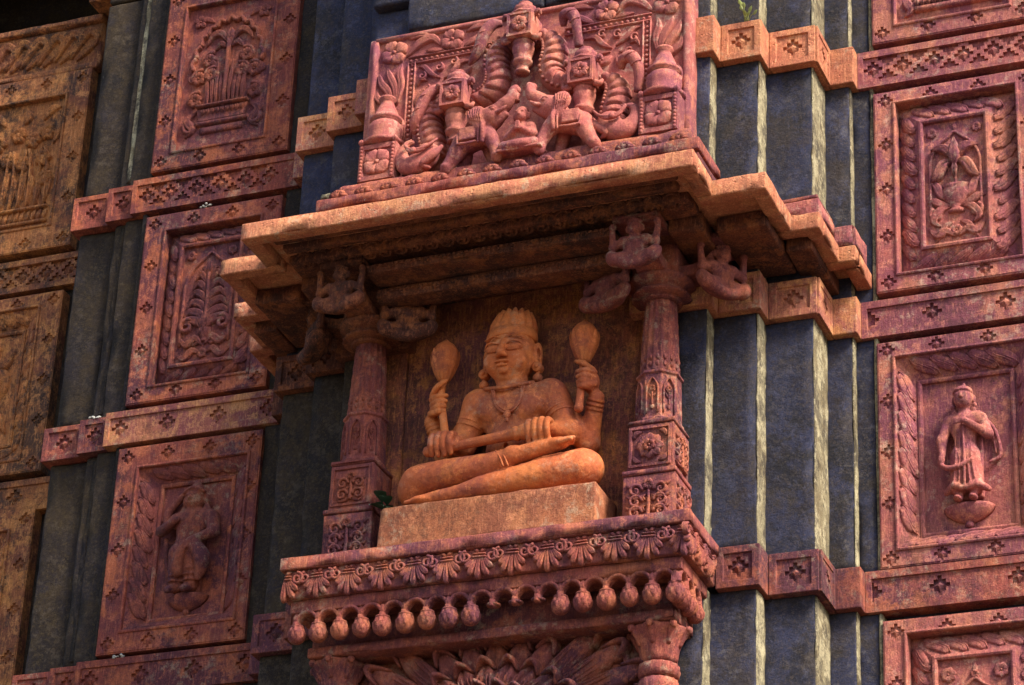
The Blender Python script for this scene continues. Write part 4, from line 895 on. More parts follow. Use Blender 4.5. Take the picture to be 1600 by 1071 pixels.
atl = atlante(); AV = np.concatenate(atl.v); AF = atl.f
def add_atlante(parent, pos, rz, mat, sc_=1.0):
    m = MB(); ca, sa = math.cos(rz), math.sin(rz); V = AV*sc_; V = np.stack([V[:,0]*ca-V[:,1]*sa, V[:,0]*sa+V[:,1]*ca, V[:,2]], 1)+np.array(pos)
    m.add(V, AF, True); return m.build('bracket_figure', mat, parent, recalc=False)
def scroll_field(parent, fr, w, h, mat, seed=0, n=3):
    """dense foliage scrollwork filling a small block face, one part"""
    rg = np.random.default_rng(seed); mb = MB()
    stroke(mb, fr, [(0,-h*.9),(w*.04,-h*.2),(0,h*.6)], [.012,.010,.006], .014)
    flower(mb, fr, 0, h*.62, min(w,h)*.26, 5, .016)
    for s in (-1, 1):
        for k in range(n):
            v = -h*.72+k*h*1.45/n; r_ = min(w*.38, h*.9/n)
            volute(mb, fr, s*w*.52, v+r_*.4, r_, 1.3, (math.pi if s > 0 else 0), -s, .26, .014)
            leaf(mb, fr, [(s*w*.05, v-r_*.2), (s*w*.3, v-r_*.55), (s*w*.62, v-r_*.7), (s*w*.9, v-r_*.2)], r_*.26, .015)
            leaf(mb, fr, [(s*w*.5, v+r_*1.2), (s*w*.75, v+r_*1.0), (s*w*.93, v+r_*1.5)], r_*.22, .014)
            dome(mb, fr, s*w*.52, v+r_*.4, r_*.25, r_*.25, .014, 8, 3)
            leaf(mb, fr, [(s*w*.08, v+r_*.5), (s*w*.2, v+r_*.9), (s*w*.16, v+r_*1.4)], r_*.2, .013)
    return mb.build('scrollwork', mat, parent)
def column(side):
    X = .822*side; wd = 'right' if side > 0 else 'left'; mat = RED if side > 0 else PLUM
    t = thing('niche_column', f'carved red niche column with figured capital on the {wd} side of the statue', 'column', (X, .30, 0), 'columns of the niche')
    o = MB().rbox(X-.138, X+.138, .18, .434, .001, .300, r=.006, step=.05, amp=.002).build('lower_base', mat, t)
    MB().rbox(X-.143, X+.143, .172, .434, .302, .330, r=.008, step=.05, amp=.002).build('base_moulding', mat, t)
    scroll_field(o, Frame((X,.18,.165)), .128, .125, mat, 1)
    if side > 0: scroll_field(o, Frame((X+.138,.307,.165), (0,1,0), (0,0,1), (1,0,0)), .115, .125, mat, 2)
    o = MB().rbox(X-.122, X+.122, .192, .434, .333, .585, r=.006, step=.05, amp=.002).build('upper_base', mat, t)
    MB().rbox(X-.126, X+.126, .186, .434, .588, .612, r=.008, step=.05, amp=.002).build('base_moulding', mat, t)
    fm = Frame((X,.192,.46)); m = MB()
    m.loft([[(X-a,.192-d,.46-b),(X+a,.192-d,.46-b),(X+a,.192-d,.46+b),(X-a,.192-d,.46+b)] for a, b, d in ((.112,.112,-.004),(.110,.110,.008),(.098,.098,.010),(.094,.094,-.002))], cap=False, smooth=False); m.build('square_border', mat, o)
    if side > 0:
        m = MB(); flower(m, fm, 0, 0, .072, 8, .018); flower(m, fm, 0, 0, .036, 8, .026); m.build('eight_petalled_flower', mat, o)
        m = MB(); [leaf(m, fm, [(a*.045,b*.085),(a*.075,b*.075),(a*.088,b*.045)], .014, .012) for a in (-1,1) for b in (-1,1)]; m.build('corner_leaves', mat, o)
        scroll_field(o, Frame((X+.122,.31,.46), (0,1,0), (0,0,1), (1,0,0)), .10, .10, mat, 3)
    else: scroll_field(o, fm, .088, .088, mat, 4, 2)
    # octagon with arched niches
    m = MB(); cy = .315; oc = lambda r_, z: [(X+r_*math.cos(R(22.5+45*i)), cy+r_*math.sin(R(22.5+45*i)), z) for i in range(8)]
    m.loft([oc(.128,.612), oc(.128,.628), oc(.118,.634), oc(.112,.880), oc(.124,.888), oc(.122,.902), oc(.100,.906)], smooth=False); og = m.build('octagonal_block', mat, t, bevel=.003)
    for i in (4, 5, 6, 7):
        a = R(45*(i+.0)); nrm = (math.cos(a), math.sin(a), 0); ap = .115*math.cos(R(22.5))
        if i == 4 and side > 0: continue
        f2 = Frame((X+ap*nrm[0], cy+ap*nrm[1], .755), (-nrm[1], nrm[0], 0), (0,0,1), nrm); m = MB()
        stroke(m, f2, [(-.030,-.10),(-.030,.035),(-.018,.075),(0,.098),(.018,.075),(.030,.035),(.030,-.10)], .005, .009)
        stroke(m, f2, [(0,-.06),(0,.02)], .004, .008); [leaf(m, f2, [(0,-.02+.03*q),(s_*.012,.0+.03*q),(s_*.020,.015+.02*q)], .006, .008) for s_ in (-1,1) for q in range(2)]
        dome(m, f2, 0, -.065, .014, .018, .012, 8, 3); flower(m, f2, 0, .040, .018, 6, .010); m.build('arched_niche', mat, og)
    # fluted shaft
    fl = lambda a, z: 1+.045*math.cos(16*a)+.018*math.cos(32*a)*math.sin(z*95)
    m = MB(); zs = np.linspace(.906, 1.335, 44)
    m.lathe([(.100-.020*(z-.906)/.43, z) for z in zs], X, cy, 96, fl); sh = m.build('fluted_shaft', mat, t)
    for i in range(16):
        a = 2*math.pi*(i+.5)/16
        if math.sin(a) > .35: continue
        m = MB()
        for z in (.945, .985): m.ball((X+.094*math.cos(a), cy+.094*math.sin(a), z), (.011,.011,.018), 6, 5)
        m.build('shaft_beads', mat, sh)
    cm = SHADE_STONE if side < 0 else PLUM
    m = MB(); pet = lambda a, z: 1+(.03*math.cos(20*a) if 1.36 < z < 1.41 else 0)
    m.lathe([(.085,1.325),(.105,1.328),(.112,1.338),(.108,1.348),(.150,1.352),(.158,1.362),(.150,1.374),(.120,1.380),(.140,1.400),(.176,1.425),(.180,1.445),(.150,1.452)], X, cy, 60, pet); m.build('capital_ring', cm, t)
    MB().rbox(X-.125, X+.125, .20, .44, 1.452, 1.66, r=.006, step=.05).build('capital_block', cm, t)
    # brackets: front, outer, inner
    for nm, dx, dy, rz in (('front', .015*side, -.285, 0), ('outer', .31*side, -.03, math.pi/2*side), ('inner', -.31*side, -.03, -math.pi/2*side)):
        ux0, uy0 = (0, -1) if nm == 'front' else (math.copysign(1, dx), 0)
        bx, by = X+ux0*.30, cy+uy0*.33
        ex, ey = (.125, .11) if nm == 'front' else (.11, .125)
        bo = MB().rbox(bx-ex, bx+ex, by-ey, by+ey, 1.605, 1.645, r=.006, step=.05).build('bracket', cm, t)
        # tapering corbel behind the figure
        m = MB(); ux, uy = (0, -1) if nm == 'front' else (math.copysign(1, dx), 0); px, py = -uy, ux; rows = []
        for d_, zlo in ((.0,1.44),(.10,1.445),(.17,1.47),(.22,1.52)):
            q = np.array((X+ux*(.10+d_*.9), cy+uy*(.10+d_*.9))); hwid = .085-.02*d_/.22
            rows.append([(q[0]-px*hwid, q[1]-py*hwid, zlo), (q[0]+px*hwid, q[1]+py*hwid, zlo), (q[0]+px*hwid, q[1]+py*hwid, zlo+.06), (q[0]-px*hwid, q[1]-py*hwid, zlo+.06)])
        m.loft(rows, smooth=False); m.build('corbel', cm, t, bevel=.006)
        ox, oy = (ux*.36, uy*.40) if nm == 'front' else (ux*(.25 if nm == 'inner' else .31), uy)
        add_atlante(bo, (X+ox, cy+oy-(.09 if nm == 'inner' else 0), 1.43 if nm == 'inner' else 1.462), {'front': 0, 'outer': .9*side, 'inner': -.35*side}[nm], cm, 1.08 if nm == 'front' else 1.18)
    return t
column(1); column(-1)

# ================================================================== EAVE
ev = thing('stone_eave', 'stepped orange stone eave slab jutting out above the niche', 'eave', (0, .3, 1.643))
TI = [(1.252,-.473,-.163), (1.529,-.160,.294), (1.675,.297,.677), (1.760,.680,1.04)]
zt, zb = 1.742, 1.643
lip = .085
for q, (hx, y0, y1) in enumerate(TI):
    pr = TI[q-1][0] if q else 0; kw = dict(r=.009, step=.03, amp=.003, chip=.020, freq=8)
    MB().rbox(-hx+lip+.002, hx-lip-.002, y0+lip+.002, y1+lip if q < 3 else y1, zb+.050+.002*q, zt-.004-.002*q, r=.006, step=.08, amp=.002, chip=0).build('slab', ORANGE, ev)
    if q == 0: MB().rbox(-hx, hx, y0, y0+lip, zb, zt, **kw).build('front_edge', ORANGE, ev)
    for s in (-1, 1):
        if q:
            a, b = sorted((s*hx, s*(pr-lip))); MB().rbox(a, b, y0, y0+lip, zb, zt-.001*q, **kw).build('front_edge', ORANGE, ev)
        a, b = sorted((s*hx, s*(hx-lip))); MB().rbox(a, b, y0+lip+.001, y1, zb+.001, zt-.001*q, **kw).build('side_edge', ORANGE, ev)
for s in (1,):
    MB().rbox(1.45, 1.668, .325, .62, 1.744, 1.835, r=.008, step=.03, amp=.004, chip=.02).build('broken_core', PINK, ev); MB().rbox(1.44, 1.660, .330, .62, 1.837, 1.862, r=.006, step=.03, amp=.003, chip=.015).build('thin_course', RED, ev)
    MB().rbox(1.60, 1.752, .705, .95, 1.744, 1.880, r=.010, step=.03, amp=.005, chip=.03).build('broken_core', PINK, ev)
# carved soffit mouldings and the beam over the columns
for k, (y, z, hx) in enumerate(((-.34,1.690,1.12), (-.25,1.680,1.10))):
    MB().rbox(-hx, hx, y-.03, y+.03, z-.02, z+.03, r=.010, step=.05, amp=.003).build('soffit_moulding', SHADE_STONE, ev)
bm_ = MB().rbox(-1.12, 1.12, -.16, .02, 1.648, 1.71, r=.010, step=.05, amp=.003).build('front_beam', SHADE_STONE, ev)
MB().rbox(-.69, .69, -.10, .10, 1.545, 1.598, r=.008, step=.05, amp=.003).build('architrave', SHADE_STONE, ev)
MB().rbox(-.70, .70, .06, .20, 1.475, 1.543, r=.008, step=.05, amp=.003).build('architrave', SHADE_STONE, ev)
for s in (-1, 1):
    a, b = sorted((s*.95, s*1.13)); MB().rbox(a, b, .03, .60, 1.585, 1.688, r=.010, step=.05).build('side_beam', SHADE_STONE, ev)
    a, b = sorted((s*1.18, s*1.45)); MB().rbox(a, b, .12, .66, 1.600, 1.689, r=.010, step=.05).build('corner_block', SHADE_STONE, ev)
    a, b = sorted((s*1.46, s*1.60)); MB().rbox(a, b, .42, .95, 1.600, 1.689, r=.010, step=.05).build('corner_block', SHADE_STONE, ev)
ff = Frame((0,-.16,1.68)); me = MB(); stroke(me, Frame((0,0,0)), [(-.05,-.02),(-.02,.015),(.02,.018),(.045,-.005),(.03,-.02)], [.006,.013,.013,.010,.004], .012, 7, .4)
ob = None
for i in range(22):
    if ob is None: ob = me.build('carved_leaf', SHADE_STONE); cur = ob
    else: cur = ob.copy(); COL.objects.link(cur)
    cur.parent = ev; cur.location = Vector((-1.03+i*.098, -.16, 1.68))-ev.location
fb = Frame((0,0,1.60), (1,0,0), (0,1,0), (0,0,-1)); me = MB(); volute(me, Frame((0,0,0), (1,0,0), (0,1,0), (0,0,-1)), 0, 0, .035, 1.3, 0, 1, .28, .012)
ob = None
for i in range(24):
    if ob is None: ob = me.build('carved_scroll', SHADE_STONE); cur = ob
    else: cur = ob.copy(); COL.objects.link(cur)
    cur.parent = ev; cur.location = Vector((-1.02+i*.089, -.125, 1.648))-ev.location
me = MB(); f0 = Frame((0,0,0)); flower(me, f0, 0, 0, .022, 6, .010); [leaf(me, f0, [(q*.022,0),(q*.034,.012),(q*.048,.002)], .008, .010) for q in (-1,1)]; ob = None
for (yy, zz, hx_) in ((-.10, 1.572, .64), (.06, 1.509, .64)):
    for i in range(14):
        if ob is None: ob = me.build('carved_rosette', SHADE_STONE); cur = ob
        else: cur = ob.copy(); COL.objects.link(cur)
        cur.parent = ev; cur.location = Vector((-hx_+i*2*hx_/13, yy, zz))-ev.location
# ledges on the eave, hidden roof body behind them
lg = thing('roof_ledge', 'two plum stone ledges with small buds between eave and pediment', 'ledge', (0, .2, 1.75))
MB().rbox(-1.02, 1.02, .14, .43, 1.745, 2.06, r=.006, step=.1).build('roof_body', PLUM, lg)
MB().rbox(-1.09, 1.09, .085, .43, 2.03, 2.085, r=.008, step=.05, amp=.003, chip=.012).build('lower_course', PLUM, lg)
MB().rbox(-1.10, 1.10, .062, .43, 2.09, 2.165, r=.010, step=.04, amp=.003, chip=.018).build('lower_ledge', RED, lg)
MB().rbox(-1.025, 1.025, .150, .43, 2.168, 2.300, r=.035, step=.04, amp=.003, chip=.012).build('upper_ledge', RED, lg)
for i in range(14):
    x = -.98+i*1.96/13; m = MB(); f_ = Frame((x,.10,2.166), (1,0,0), (0,.25,1), (0,-1,.25))
    for k in range(5): a = math.pi*(.1+.2*k); leaf(m, f_, [(0,0),(.030*math.cos(a),.030*math.sin(a)),(.058*math.cos(a),.055*math.sin(a))], .015, .035)
    dome(m, f_, 0, .012, .034, .028, .040, 12, 4); m.build('bud', RED, lg)

# ================================================================== PEDIMENT
pd = thing('carved_pediment', 'red carved pediment with serpentine arch, elephants and scrollwork above the eave', 'pediment', (0, .25, 2.30))
MB().rbox(-.965, .965, .305, .42, 2.29, 3.335, r=.008, step=.06, amp=.003, chip=.012).build('back_slab', CARVED, pd)
PF = Frame((.012, .305, 0))
def edge_strip(pts, w, h, name): m = MB(); stroke(m, PF, pts, w, h, 5, 0, 6); return m.build(name, CARVED, pd)
for s in (-1, 1): edge_strip([(s*.93,2.32),(s*.93,3.30)], .022, .018, 'edge_strip')
edge_strip([(-.93,3.312),(.93,3.312)], .018, .016, 'edge_strip')
def beadrow(a, b, n, name='bead_row'):
    m = MB(); a, b = np.array(a), np.array(b); d = (b-a)/np.linalg.norm(b-a); q = np.array((-d[1], d[0]))*.021
    stroke(m, PF, [tuple(a+q), tuple(b+q)], .005, .012, 5); stroke(m, PF, [tuple(a-q), tuple(b-q)], .005, .012, 5)
    for i in range(n): p = a+(b-a)*(i+.5)/n; dome(m, PF, p[0], p[1], .0125, .0125, .013, 8, 3)
    return m.build(name, CARVED, pd)
for s in (-1, 1):
    beadrow((s*.70,2.60), (s*.70,3.125), 17); beadrow((s*.725,3.14), (s*.22,3.14), 16)
    # corner flower, leaf scrolls
    m = MB(); flower(m, PF, s*.815, 3.215, .085, 4, .022, .55, .5); m.build('corner_flower', CARVED, pd)
    m = MB(); flower(m, PF, s*.46, 3.235, .075, 4, .022, .55, .5); m.build('corner_flower', CARVED, pd)
    for pts, w in (([(.74,3.17),(.66,3.25),(.58,3.27),(.52,3.20)], .030), ([(.73,3.29),(.64,3.30),(.56,3.25)], .022), ([(.39,3.17),(.33,3.20),(.26,3.26)], .022), ([(.38,3.27),(.30,3.29),(.20,3.27)], .020), ([(.62,3.19),(.56,3.18),(.50,3.175)], .016)):
        m = MB(); leaf(m, PF, [(s*u, v) for u, v in pts], w, .020); m.build('scroll_leaf', CARVED, pd)
    for k, (pts, w) in enumerate((([(.80,2.86),(.83,2.95),(.88,3.02),(.90,3.09)], .026), ([(.79,2.86),(.79,2.97),(.83,3.06),(.85,3.12)], .024), ([(.78,2.86),(.755,2.98),(.77,3.07),(.76,3.13)], .022), ([(.81,2.84),(.86,2.89),(.90,2.93),(.905,2.99)], .024), ([(.76,2.78),(.74,2.72),(.75,2.66)], .024), ([(.88,2.80),(.90,2.72),(.89,2.64)], .022))):
        m = MB(); leaf(m, PF, [(s*u, v) for u, v in pts], w, .022); m.build('acanthus_leaf', CARVED, pd)
    for pts, w in (([(.52,2.99),(.58,3.03),(.62,3.08),(.66,3.09)], .018), ([(.50,2.98),(.44,3.02),(.40,3.07),(.33,3.07)], .020), ([(.49,2.96),(.42,2.96),(.36,2.99),(.33,3.03)], .018), ([(.54,2.95),(.60,2.93),(.65,2.88),(.67,2.83)], .018), ([(.50,2.93),(.46,2.90),(.40,2.89)], .028), ([(.53,2.93),(.55,2.88),(.57,2.85)], .026), ([(.60,2.99),(.64,3.0),(.66,2.96)], .014)):
        m = MB(); leaf(m, PF, [(s*u, v) for u, v in pts], w, .020); m.build('scroll_leaf', CARVED, pd)
    for u, v in ((.53,3.06),(.60,2.93),(.63,3.02),(.44,3.08)):
        m = MB(); volute(m, PF, s*u, v, .026, 1.1, 1.0, s, .34, .018); m.build('tendril', CARVED, pd)
# serpent-like makara bodies
def makara(path, rad, s, beadside, name='serpent_body', tiltr=.80):
    P, W = resample([(.012+s*u, v) for u, v in path], rad, 16); T = np.gradient(P, axis=0); T /= np.linalg.norm(T, axis=1)[:,None]; N = np.stack([-T[:,1], T[:,0]], 1); N = N*(-np.sign(N[:,0].mean()))
    L = np.concatenate([[0], np.cumsum(np.linalg.norm(np.diff(P, axis=0), axis=1))]); rings = []
    for p, nn_, w_, l in zip(P, N, W, L):
        ring = []
        for a in np.linspace(0, math.pi, 19):
            t_ = math.cos(a); ph = (l+.035*(1-t_))/.052; fx = ph-math.floor(ph); rib = 0 if t_ > .35 else (.10*fx-.20*math.exp(-(min(fx,1-fx)/.10)**2))*min(1, (.35-t_)*4)
            r_ = w_*(1+rib*.9)+(.008 if .35 < t_ < .95 else 0)
            ring.append((p[0]+nn_[0]*r_*t_, (.305)-math.sin(a)*w_*tiltr*2.0*(1+rib), p[1]+nn_[1]*r_*t_))
        rings.append(ring)
    m = MB(); m.loft(rings, cap=True, closed=False); o = m.build(name, CARVED, pd)
    b = MB(); d = 0
    while d < L[-1]-.01:
        i = np.searchsorted(L, d); q = .66; a = math.acos(q); b.ball((P[i][0]+N[i][0]*W[i]*q*1.06, (.305)-math.sin(a)*W[i]*tiltr*2.0-.008, P[i][1]+N[i][1]*W[i]*q*1.06), .0115, 7, 5); d += .026
    b.build('bead_line', CARVED, o)['kind'] = 'stuff'
    return o
for s in (-1, 1):
    makara([(.075,3.125),(.130,3.105),(.168,3.045),(.172,2.97),(.158,2.90),(.172,2.835),(.225,2.79),(.300,2.775)], [.046,.056,.066,.070,.070,.066,.058,.048], s, 1 if s > 0 else 1)
    makara([(.450,2.765),(.510,2.745),(.548,2.690),(.548,2.610),(.530,2.530),(.520,2.450)], [.044,.056,.066,.072,.072,.062], s, 1)
    # gaping snout of the outer beast, curled up to the end block
    m = MB(); m.tube([(.012+s*.520,.225,2.480), (.012+s*.535,.205,2.415), (.012+s*.580,.195,2.375), (.012+s*.635,.195,2.375), (.012+s*.672,.20,2.415), (.012+s*.680,.205,2.470), (.012+s*.655,.21,2.520), (.012+s*.615,.215,2.535)], [.062,.074,.072,.062,.048,.032,.020,.010], 16, .75); o = m.build('beast_snout', CARVED, pd)
    for k, e in enumerate((0, .028)):
        m = MB(); m.tube([(.012+s*(.455+e),.165,2.50-e), (.012+s*(.50+e*.7),.135,2.445-e*.6), (.012+s*(.56+e*.4),.128,2.425-e*.4), (.012+s*(.615),.135,2.445-e*.3), (.012+s*(.640-e*.3),.15,2.49-e*.2), (.012+s*(.615-e*.3),.175,2.525-e*.3)], [.006,.010,.011,.010,.008,.004], 8); m.build('lip_roll', CARVED, o)
    m = MB(); m.tube([(.012+s*.44,.20,2.47), (.012+s*.475,.165,2.40), (.012+s*.53,.16,2.345), (.012+s*.49,.18,2.325)], [.010,.026,.022,.006], 10); m.build('jaw', CARVED, o)
    m = MB(); m.ball((.012+s*.575,.118,2.42), (.018,.012,.018)); m.build('eye', CARVED, o)
    # upright trunks: long and slanting on the left, hooked on the right
    if s > 0:
        t1 = ([(.330,.235,2.985), (.326,.210,3.06), (.318,.200,3.13), (.292,.200,3.185), (.245,.210,3.188), (.232,.24,3.14)], [.026,.026,.030,.038,.032,.016])
        t2 = ([(.680,.235,2.62), (.692,.212,2.70), (.684,.20,2.775), (.648,.20,2.832), (.600,.21,2.828), (.580,.235,2.785)], [.024,.027,.032,.038,.032,.016])
    else:
        t1 = ([(-.140,.235,3.235), (-.185,.205,3.215), (-.225,.195,3.15), (-.250,.20,3.07), (-.285,.215,3.02), (-.325,.24,3.0)], [.020,.034,.036,.034,.026,.008])
        t2 = ([(-.455,.235,2.845), (-.500,.205,2.850), (-.555,.195,2.80), (-.590,.20,2.72), (-.620,.21,2.65), (-.625,.24,2.60)], [.016,.030,.034,.034,.028,.012])
    for pts, rr in (t1, t2):
        m = MB(); m.tube([(.012+a_, b_, c_) for a_, b_, c_ in pts], rr, 12); tr = m.build('curled_trunk', CARVED, pd)
        for q in (2, 3):
            x_, y_, z_ = pts[q]; m = MB(); m.tube([(.012+x_-.03,y_-rr[q]*.6,z_-.012), (.012+x_,y_-rr[q]*1.0,z_), (.012+x_+.03,y_-rr[q]*.6,z_+.012)], .005, 6); m.build('trunk_ring', CARVED, tr)
    # end block with four-petalled flower and pot finial
    X = .012+s*.818
    o = MB().rbox(X-.112, X+.112, .185, .32, 2.305, 2.545, r=.006, step=.04, amp=.002).build('end_block', CARVED, pd)
    m = MB(); m.loft([[(X-a,.185-d,2.425-b),(X+a,.185-d,2.425-b),(X+a,.185-d,2.425+b),(X-a,.185-d,2.425+b)] for a, b, d in ((.110,.117,-.003),(.108,.115,.012),(.080,.086,.012),(.076,.082,-.003))], cap=False, smooth=False); m.build('block_border', CARVED, o)
    m = MB(); fb = Frame((X,.185,2.425)); flower(m, fb, 0, 0, .086, 4, .020, .62, .75); m.build('four_petalled_flower', CARVED, o)
    for u in (-.094, .094):
        m = MB()
        for k in range(10): dome(m, Frame((X,.173,2.425)), u, -.10+.0222*k, .011, .0125, .009, 7, 3)
        m.build('border_beads', CARVED, o)['kind'] = 'stuff'
    m = MB(); m.lathe([(.05,2.545),(.120,2.556),(.128,2.572),(.100,2.586),(.086,2.600),(.096,2.65),(.094,2.69),(.078,2.712),(.070,2.718),(.092,2.726),(.094,2.742),(.074,2.750),(.062,2.79),(.045,2.83),(.034,2.862),(.050,2.874),(.046,2.886),(.02,2.892)], X, .262, 26, lambda a, z: 1+(.07*abs(math.cos(5*a)) if 2.59 < z < 2.70 else 0)); fn = m.build('pot_finial', CARVED, pd)
    m = MB(); [leaf(m, Frame((X,.185,2.55)), [(u*.10,-.012),(u*.10,.012),(u*.10,.034)], .018, .02) for u in (-1,0,1)]; m.build('finial_leaves', CARVED, fn)
    # side medallions
    X = .012+s*.376; medallion = [(X, 2.770)]
    for mx, mz in medallion+([(.016, 3.148)] if s > 0 else []):
        o = MB().rbox(mx-.074, mx+.074, .150, .32, mz-.080, mz+.080, r=.006, step=.04, amp=.002).build('square_medallion', CARVED, pd)
        m = MB(); m.loft([[(mx-a,.150-d,mz-a*1.07),(mx+a,.150-d,mz-a*1.07),(mx+a,.150-d,mz+a*1.07),(mx-a,.150-d,mz+a*1.07)] for a, d in ((.073,-.003),(.071,.011),(.058,.011),(.055,-.003))], cap=False, smooth=False); m.build('medallion_border', CARVED, o)
        m = MB(); flower(m, Frame((mx,.150,mz)), 0, 0, .050, 8, .018); m.build('medallion_flower', CARVED, o)
        m = MB(); m.lathe([(.06,mz+.080),(.085,mz+.088),(.080,mz+.100),(.055,mz+.106),(.066,mz+.125),(.060,mz+.150),(.035,mz+.168),(.040,mz+.178),(.02,mz+.19)], mx, .225, 20, lambda a, z: 1+.05*math.cos(8*a)); m.build('medallion_cap', CARVED, o)
        m = MB(); m.lathe([(r_*.86, z_) for r_, z_ in [(.030,mz-.285),(.048,mz-.280),(.050,mz-.268),(.036,mz-.262),(.042,mz-.235),(.064,mz-.222),(.066,mz-.205),(.050,mz-.198),(.058,mz-.165),(.070,mz-.125),(.060,mz-.105),(.075,mz-.095),(.070,mz-.079)]], mx, .225, 20, lambda a, z: 1+(.10*abs(math.cos(4*a)) if mz-.2 < z < mz-.1 else 0)); m.build('hanging_bell', CARVED, o)
        for u in (-1, 1): m = MB(); m.tube([(mx+u*.07,.19,mz-.07),(mx+u*.10,.18,mz-.085),(mx+u*.115,.19,mz-.06)], [.02,.018,.008], 8); m.build('medallion_scroll', CARVED, o); m = MB(); m.tube([(mx+u*.07,.19,mz+.075),(mx+u*.10,.18,mz+.09),(mx+u*.11,.19,mz+.065)], [.016,.014,.007], 8); m.build('medallion_scroll', CARVED, o)

# elephants: one modelled, the other its mirror
def elephant():
    c = Clay((.06,.02,2.20), (.54,.29,2.76), .0043)
    c.ell((.340,.180,2.462), (.100,.066,.066), .02).ell((.280,.170,2.478), (.070,.064,.070), .03).ell((.400,.180,2.436), (.072,.064,.062), .03)
    c.ell((.240,.155,2.555), (.078,.060,.066), .02).limb((.220,.150,2.572), (.150,.142,2.622), .056, .036, .025)
    c.chain([(.165,.142,2.612), (.130,.138,2.640), (.108,.140,2.672), (.106,.145,2.705), (.092,.150,2.728)], [.040,.031,.025,.021,.017], .012)
    c.limb((.205,.150,2.525), (.140,.140,2.556), .034, .018, .010)                        # open lower jaw
    c.chain([(.190,.112,2.560), (.150,.098,2.568), (.122,.098,2.588)], [.012,.011,.006], .003)   # tusk
    c.ell((.302,.104,2.560), (.056,.015,.062), .006).ell((.280,.106,2.505), (.034,.012,.034), .01)      # ear
    for k in range(6): c.chain([(.268+.012*k,.090,2.510+.004*k), (.276+.013*k,.086,2.560), (.270+.016*k,.091,2.608-.003*k)], [.003,.0045,.003], .003)
    c.ell((.205,.096,2.583), (.014,.009,.010), .003); c.chain([(.185,.10,2.590), (.205,.092,2.598), (.228,.096,2.592)], [.004,.004,.004], .003)
    c.chain([(.245,.150,2.450), (.205,.140,2.385), (.182,.130,2.320), (.176,.128,2.285)], [.048,.034,.027,.028], .012); c.ell((.168,.118,2.292), (.032,.032,.020), .008)
    c.chain([(.280,.235,2.45), (.255,.245,2.36), (.240,.24,2.285)], [.04,.03,.027], .012)
    c.chain([(.420,.165,2.405), (.445,.155,2.350), (.478,.150,2.295), (.490,.148,2.275)], [.052,.038,.029,.028], .012); c.ell((.486,.140,2.285), (.031,.031,.019), .008)
    c.chain([(.41,.235,2.40), (.43,.245,2.33), (.455,.24,2.28)], [.04,.03,.027], .012)
    c.chain([(.462,.17,2.43), (.482,.16,2.385), (.478,.15,2.34)], [.010,.009,.008], .004)
    # saddle cloth and girths
    c.chain([(.262,.108,2.395), (.258,.094,2.46), (.268,.112,2.535)], [.012,.013,.012], .004); c.chain([(.285,.105,2.39), (.283,.098,2.46), (.29,.118,2.53)], [.006,.006,.006], .003)
    c.blk((.305,.100,2.418), (.405,.14,2.500), .008, .006); c.chain([(.30,.104,2.400), (.355,.094,2.388), (.41,.104,2.398)], [.007,.008,.007], .003); c.chain([(.41,.104,2.398), (.414,.11,2.45), (.41,.13,2.49)], [.007,.007,.007], .003)
    c.rough(.0012, 60); return c.mb()
em = elephant(); EV = np.concatenate(em.v); m = MB(); m.add(EV, em.f, True); e1 = m.build('elephant', CARVED, pd, recalc=False)
e1['label'] = 'rearing elephant right of the small seated figure'
m = MB(); V2 = EV.copy(); V2[:,0] = .105-V2[:,0]*.98; m.add(V2, [f[::-1] for f in em.f], True); e2 = m.build('elephant', CARVED, pd, recalc=False); e2['label'] = 'rearing elephant left of the small seated figure'
for u in (.012, .108):
    m = MB(); m.ball((u,.155,2.715), (.030,.026,.026)); m.lathe([(.012,2.640),(.026,2.645),(.022,2.665),(.026,2.69)], u, .155, 12); m.build('raised_bud', CARVED, pd)
c = Clay((-.06,.05,2.255), (.20,.27,2.60), .004)
c.ell((.064,.13,2.530), (.038,.038,.046), .008).ell((.064,.108,2.512), (.026,.02,.026), .012).limb((.064,.094,2.535), (.064,.088,2.516), .005, .008, .005).ell((.064,.145,2.566), (.034,.034,.020), .01)
for s in (-1, 1):
    c.ell((.064+.016*s,.095,2.537), (.010,.006,.006), .002).ell((.064+.040*s,.135,2.525), (.010,.014,.022), .005)
    c.limb((.064+.055*s,.145,2.455), (.064+.078*s,.130,2.395), .026, .022, .015).limb((.064+.078*s,.130,2.395), (.064+.012*s,.085,2.425), .020, .015, .01)
    c.limb((.064+.008*s,.08,2.420), (.064+.005*s,.076,2.458), .011, .008, .004)
    c.chain([(.064+.03*s,.14,2.340), (.064+.085*s,.115,2.330)], [.038,.034], .015, smooth=False)
    c.chain([(.064+.085*s,.108,2.325), (.064,.082,2.318), (.064-.06*s,.085,2.315)], [.030,.024,.018], .01)
c.ell((.064,.097,2.500), (.016,.006,.005), .002).limb((.064,.14,2.49), (.064,.145,2.46), .020, .024, .01).limb((.02,.148,2.452), (.108,.148,2.452), .030, .030, .02).ell((.064,.145,2.40), (.050,.036,.065), .03)
c.rough(.001, 60); c.mb().build('praying_figure', CARVED, pd, recalc=False)
MB().rbox(-.055, .205, .075, .27, 2.285, 2.303, r=.006, step=.04).build('figure_seat', CARVED, pd)

